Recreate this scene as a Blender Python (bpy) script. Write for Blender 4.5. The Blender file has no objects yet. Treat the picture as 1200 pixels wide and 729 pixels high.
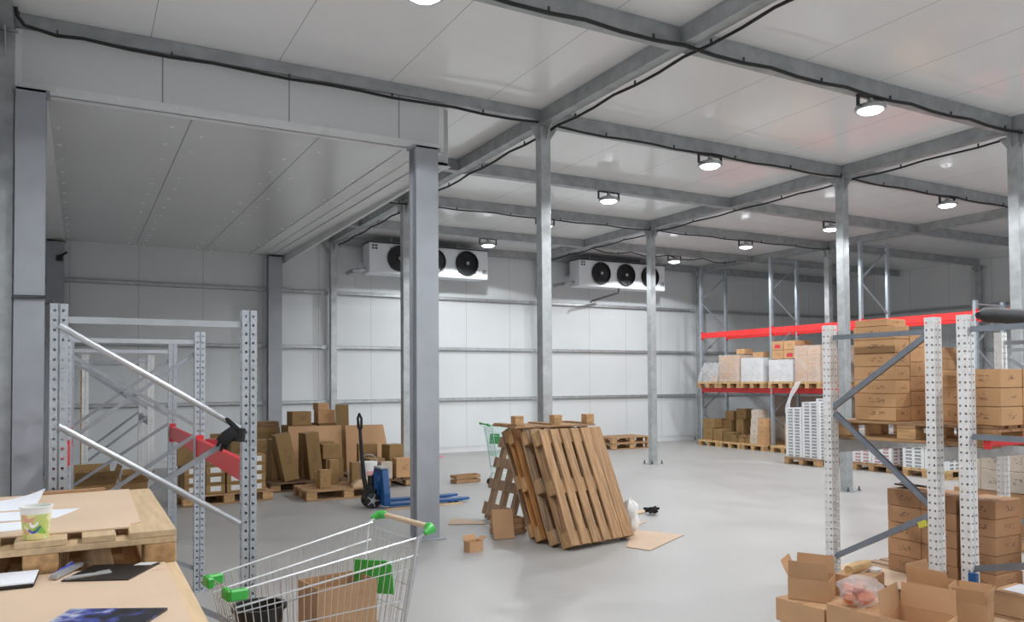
import bpy, math, random
from mathutils import Vector, Matrix
R = math.radians
rnd = random.Random(7)
sc = bpy.context.scene
col = sc.collection
ORD = ['lowest', 'second', 'third', 'fourth', 'fifth', 'sixth', 'seventh', 'eighth', 'ninth', 'tenth', 'eleventh', 'twelfth',
       'thirteenth', 'fourteenth', 'fifteenth', 'sixteenth', 'seventeenth', 'eighteenth', 'nineteenth', 'twentieth']
NTH = ['first'] + ORD[1:]

# ------------------------------------------------------------------ materials
def new_mat(name):
    m = bpy.data.materials.new(name); m.use_nodes = True
    nt = m.node_tree; nt.nodes.clear()
    out = nt.nodes.new('ShaderNodeOutputMaterial'); b = nt.nodes.new('ShaderNodeBsdfPrincipled')
    nt.links.new(b.outputs[0], out.inputs[0])
    return m, nt, b, out
def N(nt, t, **kw):
    n = nt.nodes.new(t)
    for k, v in kw.items():
        if k.startswith('i_'):
            key = k[2:]; n.inputs[int(key) if key.isdigit() else key].default_value = v
        else: setattr(n, k, v)
    return n
def math_(nt, op, a, b=None, c=None):
    n = nt.nodes.new('ShaderNodeMath'); n.operation = op
    for i, v in enumerate((a, b, c)):
        if v is None: continue
        if isinstance(v, (int, float)): n.inputs[i].default_value = v
        else: nt.links.new(v, n.inputs[i])
    return n.outputs[0]
def noise_col(nt, vec, c, amt, scale, stretch=(1, 1, 1), detail=4, c2=None):
    mp = N(nt, 'ShaderNodeMapping'); mp.inputs['Scale'].default_value = stretch
    nt.links.new(vec, mp.inputs[0])
    no = N(nt, 'ShaderNodeTexNoise'); no.inputs['Scale'].default_value = scale; no.inputs['Detail'].default_value = detail
    nt.links.new(mp.outputs[0], no.inputs['Vector'])
    rp = N(nt, 'ShaderNodeValToRGB'); rp.color_ramp.elements[0].position = .3; rp.color_ramp.elements[1].position = .7
    lo = c2 if c2 else [v * (1 - amt) for v in c]
    hi = c if c2 else [min(1, v * (1 + amt)) for v in c]
    rp.color_ramp.elements[0].color = (*lo, 1); rp.color_ramp.elements[1].color = (*hi, 1)
    nt.links.new(no.outputs['Fac'], rp.inputs[0])
    return rp.outputs[0], no.outputs['Fac']
def bump(nt, b, h, strength, dist=.01):
    bp = N(nt, 'ShaderNodeBump'); bp.inputs['Strength'].default_value = strength; bp.inputs['Distance'].default_value = dist
    nt.links.new(h, bp.inputs['Height']); nt.links.new(bp.outputs[0], b.inputs['Normal'])
def simple(name, c, rough=.5, metal=0, amt=.08, scale=6, stretch=(1, 1, 1), bmp=0, c2=None, rand=0, spec=.5):
    m, nt, b, out = new_mat(name)
    tc = N(nt, 'ShaderNodeTexCoord')
    co, f = noise_col(nt, tc.outputs['Object'], c, amt, scale, stretch, c2=c2)
    if rand:
        oi = N(nt, 'ShaderNodeObjectInfo'); mul = N(nt, 'ShaderNodeMix', data_type='RGBA', blend_type='MULTIPLY'); mul.inputs[0].default_value = 1
        k = math_(nt, 'MULTIPLY_ADD', oi.outputs['Random'], rand, 1 - rand * .6)
        nt.links.new(co, mul.inputs[6]); nt.links.new(k, mul.inputs[7]); co = mul.outputs[2]
    nt.links.new(co, b.inputs['Base Color'])
    b.inputs['Roughness'].default_value = rough; b.inputs['Metallic'].default_value = metal
    b.inputs['Specular IOR Level'].default_value = spec
    if bmp: bump(nt, b, f, bmp)
    return m
def seam_mask(nt, coord, offs, step, w):
    """1 on a thin line every `step` metres along a coordinate"""
    a = math_(nt, 'DIVIDE', math_(nt, 'SUBTRACT', coord, offs), step)
    fr = math_(nt, 'FRACT', math_(nt, 'ADD', a, 100.0))
    d = math_(nt, 'MINIMUM', fr, math_(nt, 'SUBTRACT', 1.0, fr))
    return math_(nt, 'LESS_THAN', d, w / step / 2)
def panel(name, c, axis, offs, step, w, rough, ripple=None, ribs=None, amt=.03, seam=.35):
    m, nt, b, out = new_mat(name)
    tc = N(nt, 'ShaderNodeTexCoord'); sp = N(nt, 'ShaderNodeSeparateXYZ'); nt.links.new(tc.outputs['Object'], sp.inputs[0])
    co, f = noise_col(nt, tc.outputs['Object'], c, amt, .8)
    mk = seam_mask(nt, sp.outputs[axis], offs, step, w)
    mx = N(nt, 'ShaderNodeMix', data_type='RGBA'); nt.links.new(mk, mx.inputs[0]); nt.links.new(co, mx.inputs[6])
    mx.inputs[7].default_value = (*[v * seam for v in c], 1)
    nt.links.new(mx.outputs[2], b.inputs['Base Color'])
    b.inputs['Roughness'].default_value = rough
    if ripple:
        mp = N(nt, 'ShaderNodeMapping'); mp.inputs['Scale'].default_value = ripple[0]; nt.links.new(tc.outputs['Object'], mp.inputs[0])
        no = N(nt, 'ShaderNodeTexNoise'); no.inputs['Scale'].default_value = 1; no.inputs['Detail'].default_value = 3
        nt.links.new(mp.outputs[0], no.inputs['Vector']); bump(nt, b, no.outputs['Fac'], ripple[1], .004)
    if ribs:
        s = math_(nt, 'SINE', math_(nt, 'MULTIPLY', sp.outputs[axis], 2 * math.pi / ribs)); bump(nt, b, s, .12, .002)
    return m

M = {}
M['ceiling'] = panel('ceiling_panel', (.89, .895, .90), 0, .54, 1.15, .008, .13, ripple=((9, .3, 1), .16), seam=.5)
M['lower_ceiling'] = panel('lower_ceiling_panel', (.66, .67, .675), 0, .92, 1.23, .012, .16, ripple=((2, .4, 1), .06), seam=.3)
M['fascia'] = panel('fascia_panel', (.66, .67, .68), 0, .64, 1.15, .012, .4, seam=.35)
M['wall'] = panel('wall_panel', (.735, .765, .78), 0, .97, 1.17, .009, .42, ribs=.058, seam=.6)
M['wall_side'] = panel('wall_side_panel', (.82, .84, .85), 1, .4, 1.17, .009, .42, ribs=.058, seam=.55)
M['trim'] = simple('white_trim', (.75, .76, .77), .4, amt=.04)
M['cap'] = simple('white_cap', (.9, .9, .9), .4, amt=.02)
M['galv'] = simple('galvanised_steel', (.47, .49, .50), .42, .55, .16, 9, bmp=.05)
M['beam'] = simple('galvanised_beam', (.40, .42, .43), .45, .45, .16, 6, bmp=.05)
M['grey_paint'] = simple('grey_painted_steel', (.36, .38, .415), .42, .15, .07, 4)
M['rack_grey'] = simple('rack_steel', (.34, .36, .39), .35, .55, .1, 12)
M['brace'] = simple('brace_steel', (.52, .54, .57), .32, .6, .08, 10)
M['brace_dark'] = simple('brace_steel_grey', (.24, .27, .31), .35, .5, .1, 10)
M['far_rack'] = simple('far_rack_steel', (.42, .47, .52), .4, .5, .1, 10)
M['red'] = simple('red_beam_paint', (.62, .028, .032), .4, 0, .06, 5)
M['red_far'] = simple('bright_red_paint', (.80, .035, .035), .4, 0, .05, 5)
M['black'] = simple('black_rubber', (.012, .012, .013), .55, 0, .2, 20)
M['black_plastic'] = simple('black_plastic', (.018, .018, .02), .35, 0, .1, 10)
M['black_fabric'] = simple('black_fabric', (.012, .012, .013), .9, 0, .3, 60, bmp=.3)
M['white_plastic'] = simple('white_plastic', (.82, .83, .84), .4, 0, .03, 8)
M['cooler'] = simple('cooler_casing', (.80, .84, .87), .35, 0, .02, 3)
M['green'] = simple('green_plastic', (.06, .47, .075), .35, 0, .05, 5)
M['green_dark'] = simple('dark_green_plastic', (.02, .40, .05), .35, 0, .08, 5)
M['mint_wire'] = simple('mint_wire', (.42, .66, .58), .35, .3, .05, 5)
M['chrome'] = simple('zinc_wire', (.66, .67, .69), .28, .75, .05, 5)
M['chrome_rim'] = simple('bright_zinc_rim', (.80, .81, .83), .3, .5, .04, 5)
M['beige'] = simple('beige_handle_plastic', (.62, .46, .32), .45, 0, .05, 5)
M['blue'] = simple('blue_paint', (.016, .10, .30), .4, 0, .15, 8)
M['steel_dark'] = simple('dark_steel', (.08, .08, .085), .45, .5, .2, 12)
M['paper'] = simple('paper', (.80, .82, .88), .8, 0, .02, 9)
M['foam'] = simple('foam_bag', (.85, .85, .85), .6, 0, .05, 20, bmp=.4)
M['orange'] = simple('orange_fruit', (.75, .2, .06), .5, 0, .25, 14)
M['pen_blue'] = simple('blue_pen', (.05, .08, .45), .3, 0, .05, 9)
M['pen_grey'] = simple('grey_pen', (.45, .47, .5), .3, .3, .05, 9)
M['yellow'] = simple('yellow_tape', (.62, .60, .08), .5, 0, .1, 12)
M['redplastic'] = simple('red_plastic_bag', (.55, .03, .05), .4, 0, .15, 10, bmp=.3)
M['label'] = simple('white_label', (.72, .72, .72), .6, 0, .15, 25)
M['pink_print'] = simple('pink_print', (.72, .33, .35), .6, 0, .2, 30)
M['tape'] = simple('packing_tape', (.55, .37, .21), .25, 0, .06, 9)
M['panel_board'] = simple('hardboard', (.60, .43, .30), .6, 0, .06, 3)
M['table_board'] = simple('cardboard_sheet', (.66, .49, .35), .65, 0, .05, 2.5)
for k, c in dict(wood=(.41, .24, .12), wood_grey=(.36, .235, .145), wood_orange=(.46, .205, .065), wood_yellow=(.60, .40, .19), wood_light=(.64, .46, .28), wood_dark=(.20, .115, .06)).items():
    M[k] = simple(k, c, .7, 0, .13 if k == 'wood_light' else .36, 3, (1.2, 14, 14), bmp=.12, rand=.25)
M['wood_end'] = simple('wood_block', (.50, .30, .14), .75, 0, .3, 7, (1, 5, 5), bmp=.1, rand=.25)

def cardboard(name, c, rand=.18, marks=True):
    m, nt, b, out = new_mat(name)
    tc = N(nt, 'ShaderNodeTexCoord'); co, f = noise_col(nt, tc.outputs['Object'], c, .06, 5)
    oi = N(nt, 'ShaderNodeObjectInfo'); k = math_(nt, 'MULTIPLY_ADD', oi.outputs['Random'], rand, 1 - rand * .6)
    mul = N(nt, 'ShaderNodeMix', data_type='RGBA', blend_type='MULTIPLY'); mul.inputs[0].default_value = 1
    nt.links.new(co, mul.inputs[6]); nt.links.new(k, mul.inputs[7]); co = mul.outputs[2]
    if marks:                                                       # a small smudged print in the middle of the side faces
        g = N(nt, 'ShaderNodeSeparateXYZ'); nt.links.new(tc.outputs['Generated'], g.inputs[0])
        def band(s, c0, w): return math_(nt, 'LESS_THAN', math_(nt, 'ABSOLUTE', math_(nt, 'SUBTRACT', s, c0)), w)
        mk = math_(nt, 'MULTIPLY', math_(nt, 'MAXIMUM', band(g.outputs[0], .55, .2), band(g.outputs[1], .45, .2)), band(g.outputs[2], .52, .17))
        mp = N(nt, 'ShaderNodeMapping'); mp.inputs['Scale'].default_value = (1, 1, 2.2); nt.links.new(tc.outputs['Object'], mp.inputs[0])
        off = N(nt, 'ShaderNodeVectorMath', operation='ADD'); nt.links.new(mp.outputs[0], off.inputs[0]); nt.links.new(oi.outputs['Random'], off.inputs[1])
        n2 = N(nt, 'ShaderNodeTexNoise'); n2.inputs['Scale'].default_value = 34; n2.inputs['Detail'].default_value = 2; nt.links.new(off.outputs[0], n2.inputs['Vector'])
        mk = math_(nt, 'MULTIPLY', mk, math_(nt, 'MULTIPLY', math_(nt, 'GREATER_THAN', n2.outputs['Fac'], .55), .5))
        mx = N(nt, 'ShaderNodeMix', data_type='RGBA'); nt.links.new(mk, mx.inputs[0]); nt.links.new(co, mx.inputs[6]); mx.inputs[7].default_value = (.07, .05, .045, 1); co = mx.outputs[2]
    nt.links.new(co, b.inputs['Base Color']); b.inputs['Roughness'].default_value = .75
    b.inputs['Specular IOR Level'].default_value = .25
    return m
M['card'] = cardboard('brown_cardboard', (.56, .325, .165))
M['card_low'] = cardboard('ruddy_cardboard', (.47, .27, .15))
M['card_plain'] = cardboard('plain_cardboard', (.56, .335, .185), marks=False)
M['card_old'] = cardboard('old_cardboard', (.29, .18, .078), .4)
M['card_grey'] = cardboard('film_wrapped_cardboard', (.58, .50, .42), .1)
M['card_inner'] = cardboard('cardboard_inside', (.40, .225, .115), .1, marks=False)

def holes(name, c, axis, pitch=.05, r=.0075, u=.019, metal=.5):
    """sheet steel with two columns of punched holes you can look through"""
    m, nt, b, out = new_mat(name)
    tc = N(nt, 'ShaderNodeTexCoord'); sp = N(nt, 'ShaderNodeSeparateXYZ'); nt.links.new(tc.outputs['Object'], sp.inputs[0])
    co, f = noise_col(nt, tc.outputs['Object'], c, .08, 10)
    nt.links.new(co, b.inputs['Base Color']); b.inputs['Roughness'].default_value = .38; b.inputs['Metallic'].default_value = metal
    a = math_(nt, 'SUBTRACT', math_(nt, 'ABSOLUTE', sp.outputs[axis]), u)
    z = math_(nt, 'SUBTRACT', math_(nt, 'MULTIPLY', math_(nt, 'FRACT', math_(nt, 'DIVIDE', sp.outputs[2], pitch)), pitch), pitch / 2)
    d = math_(nt, 'SQRT', math_(nt, 'ADD', math_(nt, 'MULTIPLY', a, a), math_(nt, 'MULTIPLY', z, z)))
    mk = math_(nt, 'LESS_THAN', d, r)
    tr = N(nt, 'ShaderNodeBsdfTransparent'); mx = N(nt, 'ShaderNodeMixShader')
    nt.links.new(mk, mx.inputs[0]); nt.links.new(b.outputs[0], mx.inputs[1]); nt.links.new(tr.outputs[0], mx.inputs[2]); nt.links.new(mx.outputs[0], out.inputs[0])
    return m
for k, c, mt in (('g', (.46, .49, .53), .4), ('w', (.80, .80, .80), .1)):
    M['hx_' + k] = holes('perforated_steel_x_' + k, c, 0, metal=mt); M['hy_' + k] = holes('perforated_steel_y_' + k, c, 1, metal=mt)

def film(name, c=(.9, .9, .92), trans=.55):
    m, nt, b, out = new_mat(name)
    b.inputs['Base Color'].default_value = (*c, 1); b.inputs['Roughness'].default_value = .2
    tc = N(nt, 'ShaderNodeTexCoord'); no = N(nt, 'ShaderNodeTexNoise'); no.inputs['Scale'].default_value = 2.6; no.inputs['Detail'].default_value = 7; no.inputs['Distortion'].default_value = 1.2
    nt.links.new(tc.outputs['Object'], no.inputs['Vector']); bump(nt, b, no.outputs['Fac'], .35, .03)
    tr = N(nt, 'ShaderNodeBsdfTransparent'); mx = N(nt, 'ShaderNodeMixShader')
    f = math_(nt, 'MULTIPLY_ADD', no.outputs['Fac'], .5, trans - .25)
    nt.links.new(f, mx.inputs[0]); nt.links.new(b.outputs[0], mx.inputs[1]); nt.links.new(tr.outputs[0], mx.inputs[2]); nt.links.new(mx.outputs[0], out.inputs[0])
    return m
M['film'] = film('stretch_film', trans=.72); M['film_white'] = film('milky_stretch_film', (.88, .9, .95), .4); M['film_grey'] = film('grey_stretch_film', (.52, .5, .48), .25)

def floor_mat():
    m, nt, b, out = new_mat('concrete_floor')
    tc = N(nt, 'ShaderNodeTexCoord')
    c1, f1 = noise_col(nt, tc.outputs['Object'], (.42, .412, .40), .06, .35, detail=6)
    c2, f2 = noise_col(nt, tc.outputs['Object'], (1, 1, 1), .10, 2.2, (1, .45, 1), detail=8)
    mul = N(nt, 'ShaderNodeMix', data_type='RGBA', blend_type='MULTIPLY'); mul.inputs[0].default_value = 1
    nt.links.new(c1, mul.inputs[6]); nt.links.new(c2, mul.inputs[7])
    n3 = N(nt, 'ShaderNodeTexNoise'); n3.inputs['Scale'].default_value = 11; n3.inputs['Detail'].default_value = 6; nt.links.new(tc.outputs['Object'], n3.inputs['Vector'])
    mk = math_(nt, 'MULTIPLY', math_(nt, 'GREATER_THAN', n3.outputs['Fac'], .71), .35)
    mx = N(nt, 'ShaderNodeMix', data_type='RGBA'); nt.links.new(mk, mx.inputs[0]); nt.links.new(mul.outputs[2], mx.inputs[6]); mx.inputs[7].default_value = (.3, .28, .26, 1)
    nt.links.new(mx.outputs[2], b.inputs['Base Color'])
    nt.links.new(math_(nt, 'MULTIPLY_ADD', f2, .25, .3), b.inputs['Roughness']); bump(nt, b, f2, .05)
    return m
M['floor'] = floor_mat()

def emit(name, s, c=(.93, .97, 1)):
    m, nt, b, out = new_mat(name); e = N(nt, 'ShaderNodeEmission'); e.inputs[0].default_value = (*c, 1); e.inputs[1].default_value = s
    nt.links.new(e.outputs[0], out.inputs[0]); return m
M['lens'] = emit('lamp_lens', 14)

def cup_mat():
    m, nt, b, out = new_mat('printed_paper_cup')
    tc = N(nt, 'ShaderNodeTexCoord'); sp = N(nt, 'ShaderNodeSeparateXYZ'); nt.links.new(tc.outputs['Object'], sp.inputs[0])
    n = N(nt, 'ShaderNodeTexVoronoi'); n.inputs['Scale'].default_value = 42; nt.links.new(tc.outputs['Object'], n.inputs['Vector'])
    rp = N(nt, 'ShaderNodeValToRGB'); rp.color_ramp.interpolation = 'CONSTANT'; e = rp.color_ramp.elements
    e[0].color = (.60, .68, .22, 1); e[1].position = .3; e[1].color = (.82, .78, .35, 1)
    for p, c in ((.52, (.75, .42, .28)), (.7, (.25, .55, .1)), (.85, (.82, .8, .5))): q = e.new(p); q.color = (*c, 1)
    hs = N(nt, 'ShaderNodeSeparateColor'); nt.links.new(n.outputs['Color'], hs.inputs[0]); nt.links.new(hs.outputs[0], rp.inputs[0])
    mk = math_(nt, 'LESS_THAN', sp.outputs[2], .082)
    mx = N(nt, 'ShaderNodeMix', data_type='RGBA'); nt.links.new(mk, mx.inputs[0]); mx.inputs[6].default_value = (.85, .85, .85, 1); nt.links.new(rp.outputs[0], mx.inputs[7])
    nt.links.new(mx.outputs[2], b.inputs['Base Color']); b.inputs['Roughness'].default_value = .4
    return m
M['cup'] = cup_mat()
def mag_mat():
    m, nt, b, out = new_mat('glossy_magazine_cover')
    tc = N(nt, 'ShaderNodeTexCoord'); n = N(nt, 'ShaderNodeTexNoise'); n.inputs['Scale'].default_value = 16; n.inputs['Detail'].default_value = 3
    sp = N(nt, 'ShaderNodeSeparateXYZ'); nt.links.new(tc.outputs['Object'], sp.inputs[0])
    nt.links.new(tc.outputs['Object'], n.inputs['Vector']); rp = N(nt, 'ShaderNodeValToRGB'); e = rp.color_ramp.elements
    e[0].position = .4; e[0].color = (.01, .012, .02, 1); e[1].position = .75; e[1].color = (.75, .78, .85, 1); q = e.new(.55); q.color = (.06, .08, .35, 1)
    nt.links.new(math_(nt, 'SUBTRACT', n.outputs['Fac'], math_(nt, 'MULTIPLY', math_(nt, 'SUBTRACT', sp.outputs[0], .05), 1.3)), rp.inputs[0])
    nt.links.new(rp.outputs[0], b.inputs['Base Color']); b.inputs['Roughness'].default_value = .2
    return m
M['magazine'] = mag_mat()

# ------------------------------------------------------------------ mesh building
class MB:
    def __init__(s): s.v, s.f, s.m, s.mi = [], [], [], 0
    def add(s, vs, fs):
        o = len(s.v); s.v += [tuple(v) for v in vs]; s.f += [tuple(i + o for i in f) for f in fs]; s.m += [s.mi] * len(fs); return s
    def box(s, c, d, rot=None):
        vs = [Vector((x * d[0] / 2, y * d[1] / 2, z * d[2] / 2)) for x in (-1, 1) for y in (-1, 1) for z in (-1, 1)]
        if rot is not None: vs = [rot @ v for v in vs]
        return s.add([v + Vector(c) for v in vs], [(0, 1, 3, 2), (4, 6, 7, 5), (0, 4, 5, 1), (2, 3, 7, 6), (0, 2, 6, 4), (1, 5, 7, 3)])
    def b2(s, a, b): return s.box([(a[i] + b[i]) / 2 for i in range(3)], [abs(b[i] - a[i]) for i in range(3)])
    def bar(s, p, q, w, h, up=(0, 0, 1)):
        p, q = Vector(p), Vector(q); x = (q - p).normalized(); u = Vector(up)
        if abs(x.dot(u)) > .99: u = Vector((0, 1, 0))
        y = u.cross(x).normalized(); z = x.cross(y)
        return s.box((p + q) / 2, ((q - p).length, w, h), Matrix((x, y, z)).transposed())
    def tube(s, pts, r, n=8, closed=False, cap=True):
        pts = [Vector(p) for p in pts]; k = len(pts); vs = []; nrm = None
        for i, p in enumerate(pts):
            a = pts[(i - 1) % k] if (i or closed) else p; b = pts[(i + 1) % k] if (i < k - 1 or closed) else p
            t = (b - a).normalized()
            if nrm is None: nrm = t.orthogonal().normalized()
            nrm = (nrm - t * nrm.dot(t)); nrm = nrm.normalized() if nrm.length > 1e-6 else t.orthogonal().normalized()
            bn = t.cross(nrm); rr = r[i] if isinstance(r, (list, tuple)) else r
            vs += [p + (nrm * math.cos(2 * math.pi * j / n) + bn * math.sin(2 * math.pi * j / n)) * rr for j in range(n)]
        fs = [(i * n + j, i * n + (j + 1) % n, ((i + 1) % k) * n + (j + 1) % n, ((i + 1) % k) * n + j) for i in range(k if closed else k - 1) for j in range(n)]
        if cap and not closed: fs += [tuple(range(n))[::-1], tuple(range((k - 1) * n, k * n))]
        return s.add(vs, fs)
    def lathe(s, prof, c=(0, 0, 0), n=20, M_=None):
        vs = []
        for r, z in prof: vs += [Vector((r * math.cos(2 * math.pi * j / n), r * math.sin(2 * math.pi * j / n), z)) for j in range(n)]
        if M_ is not None: vs = [M_ @ v for v in vs]
        k = len(prof); fs = [(i * n + j, i * n + (j + 1) % n, (i + 1) * n + (j + 1) % n, (i + 1) * n + j) for i in range(k - 1) for j in range(n)]
        if prof[0][0] > 1e-5: fs.append(tuple(range(n))[::-1])
        if prof[-1][0] > 1e-5: fs.append(tuple(range((k - 1) * n, k * n)))
        return s.add([v + Vector(c) for v in vs], fs)
    def prism(s, poly, h, M_=None):
        """polygon in xy extruded by h in z"""
        n = len(poly); vs = [Vector((x, y, 0)) for x, y in poly] + [Vector((x, y, h)) for x, y in poly]
        if M_ is not None: vs = [M_ @ v for v in vs]
        return s.add(vs, [tuple(range(n))[::-1], tuple(range(n, 2 * n))] + [(i, (i + 1) % n, n + (i + 1) % n, n + i) for i in range(n)])
    def mesh(s, name, mats, smooth=False):
        me = bpy.data.meshes.new(name); me.from_pydata(s.v, [], s.f)
        for m in (mats if isinstance(mats, (list, tuple)) else [mats]): me.materials.append(M[m])
        if any(s.m): me.polygons.foreach_set('material_index', s.m)
        if smooth: me.shade_smooth()
        me.update(); return me
    def build(s, name, mats, parent=None, bevel=0, smooth=False, loc=None, rz=0):
        o = bpy.data.objects.new(name, s.mesh(name, mats, smooth)); col.objects.link(o); o.parent = parent
        if loc is not None: o.location = loc
        o.rotation_euler.z = rz
        if bevel:
            b = o.modifiers.new('bevel', 'BEVEL'); b.width = bevel; b.segments = 1; b.limit_method = 'ANGLE'
        if smooth:
            e = o.modifiers.new('split', 'EDGE_SPLIT'); e.split_angle = R(40)
        return o
def tag(o, label, cat, group=None, kind=None):
    o['label'] = label; o['category'] = cat
    if group: o['group'] = group
    if kind: o['kind'] = kind
    return o
def empty(name, label, cat, loc=(0, 0, 0), rz=0, group=None):
    o = bpy.data.objects.new(name, None); col.objects.link(o); o.empty_display_size = .05
    o.location = loc; o.rotation_euler.z = rz
    return tag(o, label, cat, group)
def copy_tree(o, parent=None):
    c = o.copy(); col.objects.link(c); c.parent = parent
    for ch in list(o.children): copy_tree(ch, c)
    return c
def struct(name, mb, mat, parent=None):
    o = mb.build(name, mat, parent); o['kind'] = 'structure'; return o
def axes(o, origin, x, y, z):
    m = Matrix((Vector(x).normalized(), Vector(y).normalized(), Vector(z).normalized())).transposed().to_4x4(); m.translation = origin
    o.matrix_world = m

# ------------------------------------------------------------------ the building
BX = [-.575, 4.746, 9.94, 15.10, 20.98]
RY = [-3.8, -1.5, .8, 3.1, 5.437, 7.87, 10.17, 12.36, 14.68, 16.71]      # RY[4] = first row in the picture
WX0, WX1, WY0, WY1, ZB, ZC = -.75, 21.12, -4.6, 16.83, 4.65, 4.82
struct('floor', MB().b2((WX0 - .2, WY0 - .2, -.2), (WX1 + .2, WY1 + .2, 0)), 'floor')
struct('ceiling', MB().b2((WX0 - .2, WY0 - .2, ZC), (WX1 + .2, WY1 + .2, ZC + .15)), 'ceiling')
struct('wall_back', MB().b2((WX0 - .2, WY1, 0), (WX1 + .2, WY1 + .15, ZC)), 'wall')
struct('wall_left', MB().b2((WX0 - .15, WY0, 0), (WX0, WY1, ZC)), 'wall_side')
struct('wall_right', MB().b2((WX1, WY0, 0), (WX1 + .15, WY1, ZC)), 'wall_side')
struct('wall_front', MB().b2((WX0 - .2, WY0 - .15, 0), (WX1 + .2, WY0, ZC)), 'wall')
struct('baseboard_back', MB().b2((WX0, WY1 - .02, 0), (WX1, WY1, .12)).b2((WX0, WY1 - .028, .1), (WX1, WY1, .12)), 'trim')
struct('baseboard_right', MB().b2((WX1 - .02, WY0, 0), (WX1, WY1, .12)), 'trim')
for i, z in enumerate((1.24, 2.417, 3.594)):
    b = MB()
    for x0, x1 in ((WX0, 3.36), (3.64, 4.67), (4.82, 9.86), (10.02, 15.0), (15.2, WX1)):
        b.b2((x0, WY1 - .075, z - .035), (x1, WY1, z - .03)).b2((x0, WY1 - .075, z - .035), (x1, WY1 - .07, z + .035)).b2((x0, WY1 - .075, z + .03), (x1, WY1, z + .035))
        for q in (x0, x1 - .16): b.b2((q, WY1 - .08, z - .04), (q + .16, WY1, z + .04))
    struct('trim_%d' % (i + 1), b, 'galv')
    b = MB(); b.b2((WX1 - .075, WY0, z - .035), (WX1 - .07, WY1, z + .035)).b2((WX1 - .075, WY0, z + .03), (WX1, WY1, z + .035)).b2((WX1 - .075, WY0, z - .035), (WX1, WY1, z - .03))
    struct('trim_%d' % (i + 4), b, 'galv')
# lowered ceiling on the left with its fascia
LX1, LXF, LY0, LYB = 3.74, 3.45, 7.83, 8.35
def lz(y): return 4.19 + (y - LY0) / (WY1 - LY0) * .15
def slab(b, x0, x1, y0, y1, d0, d1):
    """a strip of the sloping soffit between depths d0 (below) and d1"""
    vs = [(x, y, lz(y) - d) for d in (d0, d1) for x, y in ((x0, y0), (x1, y0), (x1, y1), (x0, y1))]
    return b.add(vs, [(3, 2, 1, 0), (4, 5, 6, 7), (0, 1, 5, 4), (1, 2, 6, 5), (2, 3, 7, 6), (3, 0, 4, 7)])
b = MB(); slab(b, WX0, LXF - .052, LY0 + .051, LYB - .001, 0, -.06); slab(b, WX0, LXF - .052, LYB - .001, LYB + .052, 0, -.06); slab(b, WX0, LX1 - .052, LYB + .052, WY1, 0, -.06)
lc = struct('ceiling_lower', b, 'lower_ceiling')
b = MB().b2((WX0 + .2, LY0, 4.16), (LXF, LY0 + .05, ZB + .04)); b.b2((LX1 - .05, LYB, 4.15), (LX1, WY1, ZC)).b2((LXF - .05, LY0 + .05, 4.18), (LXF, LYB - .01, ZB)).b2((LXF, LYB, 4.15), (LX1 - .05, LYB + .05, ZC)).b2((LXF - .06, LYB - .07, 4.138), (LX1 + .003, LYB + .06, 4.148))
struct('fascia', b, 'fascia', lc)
b = MB()
b.b2((WX0 + .2, LY0 - .004, 4.145), (LXF + .004, LY0, 4.235)).b2((WX0 + .2, LY0 - .004, 4.145), (LXF + .004, LY0 + .09, 4.15))
b.b2((LXF - .06, LY0 - .004, 4.235), (LXF + .004, LY0, ZB + .03)).b2((WX0 + .2, LY0 - .004, 4.235), (WX0 + .29, LY0, ZB + .03))
for x0, x1, d in ((3.06, 3.28, .012), (3.28, 3.46, .024), (3.46, LX1 + .004, .036)): slab(b, x0, min(x1, LXF - .004) if x0 < LXF else x1, LY0 + .1 if x1 < 3.5 else LYB, WY1, d, .0)
for x0, x1, d in ((WX0, -.5, .045), (-.5, -.4, .03), (-.4, -.28, .015)): slab(b, x0, x1, LY0 + .1, WY1, d, 0)
struct('trim_7', b, 'trim', lc)
b = MB()
def cap(x, y): z_ = lz(y); b.lathe([(.001, z_ - .008), (.018, z_ - .008), (.022, z_)], (x, y, 0), 8)
for x in (.92, 2.15):
    for sx in (-.14, .14):
        for k in range(13): cap(x + sx + rnd.uniform(-.015, .015), 8.4 + k * .68 + (.2 if sx > 0 else 0))
for k in range(12): cap(-.22, 9 + k * .66); cap(3.0, 9 + k * .66)
for k in range(8): b.lathe([(.001, -.004), (.01, -.004), (.012, 0)], (-.2 + k * .48, LY0 - .004, 4.2), 8, Matrix.Rotation(R(-90), 3, 'X'))
struct('trim_8', b, 'cap', lc)

# ceiling beams: three long ones and the cross rows, every one a thing
def box_beam(p, q, label, w=.11, z0=ZB):
    horizontal_x = abs(q[0] - p[0]) > abs(q[1] - p[1])
    o = MB(); z1 = ZC - .003
    if horizontal_x: o.b2((p[0], p[1] - w / 2, z0 + .012), (q[0], p[1] + w / 2, z1)).b2((p[0], p[1] - w / 2 - .012, z0), (q[0], p[1] + w / 2 + .012, z0 + .012))
    else: o.b2((p[0] - w / 2, p[1], z0 + .013), (p[0] + w / 2, q[1], z1)).b2((p[0] - w / 2 - .012, p[1], z0 + .001), (p[0] + w / 2 + .012, q[1], z0 + .013))
    return tag(o.build('ceiling_beam', 'beam'), label, 'beam', 'galvanised beams under the white ceiling')
box_beam((BX[1], WY0), (BX[1], WY1 - .02), 'long galvanised ceiling beam running deep past the lowered ceiling to left cooler')
box_beam((BX[2], WY0), (BX[2], WY1 - .02), 'long galvanised ceiling beam running deep over the row of centre columns')
box_beam((BX[3], WY0), (BX[3], WY1 - .02), 'long galvanised ceiling beam running deep above the tall shelving on right')
box_beam((BX[0], WY0), (BX[0], RY[5] - .08), 'galvanised ceiling beam along the left wall before the lowered ceiling')
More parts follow.
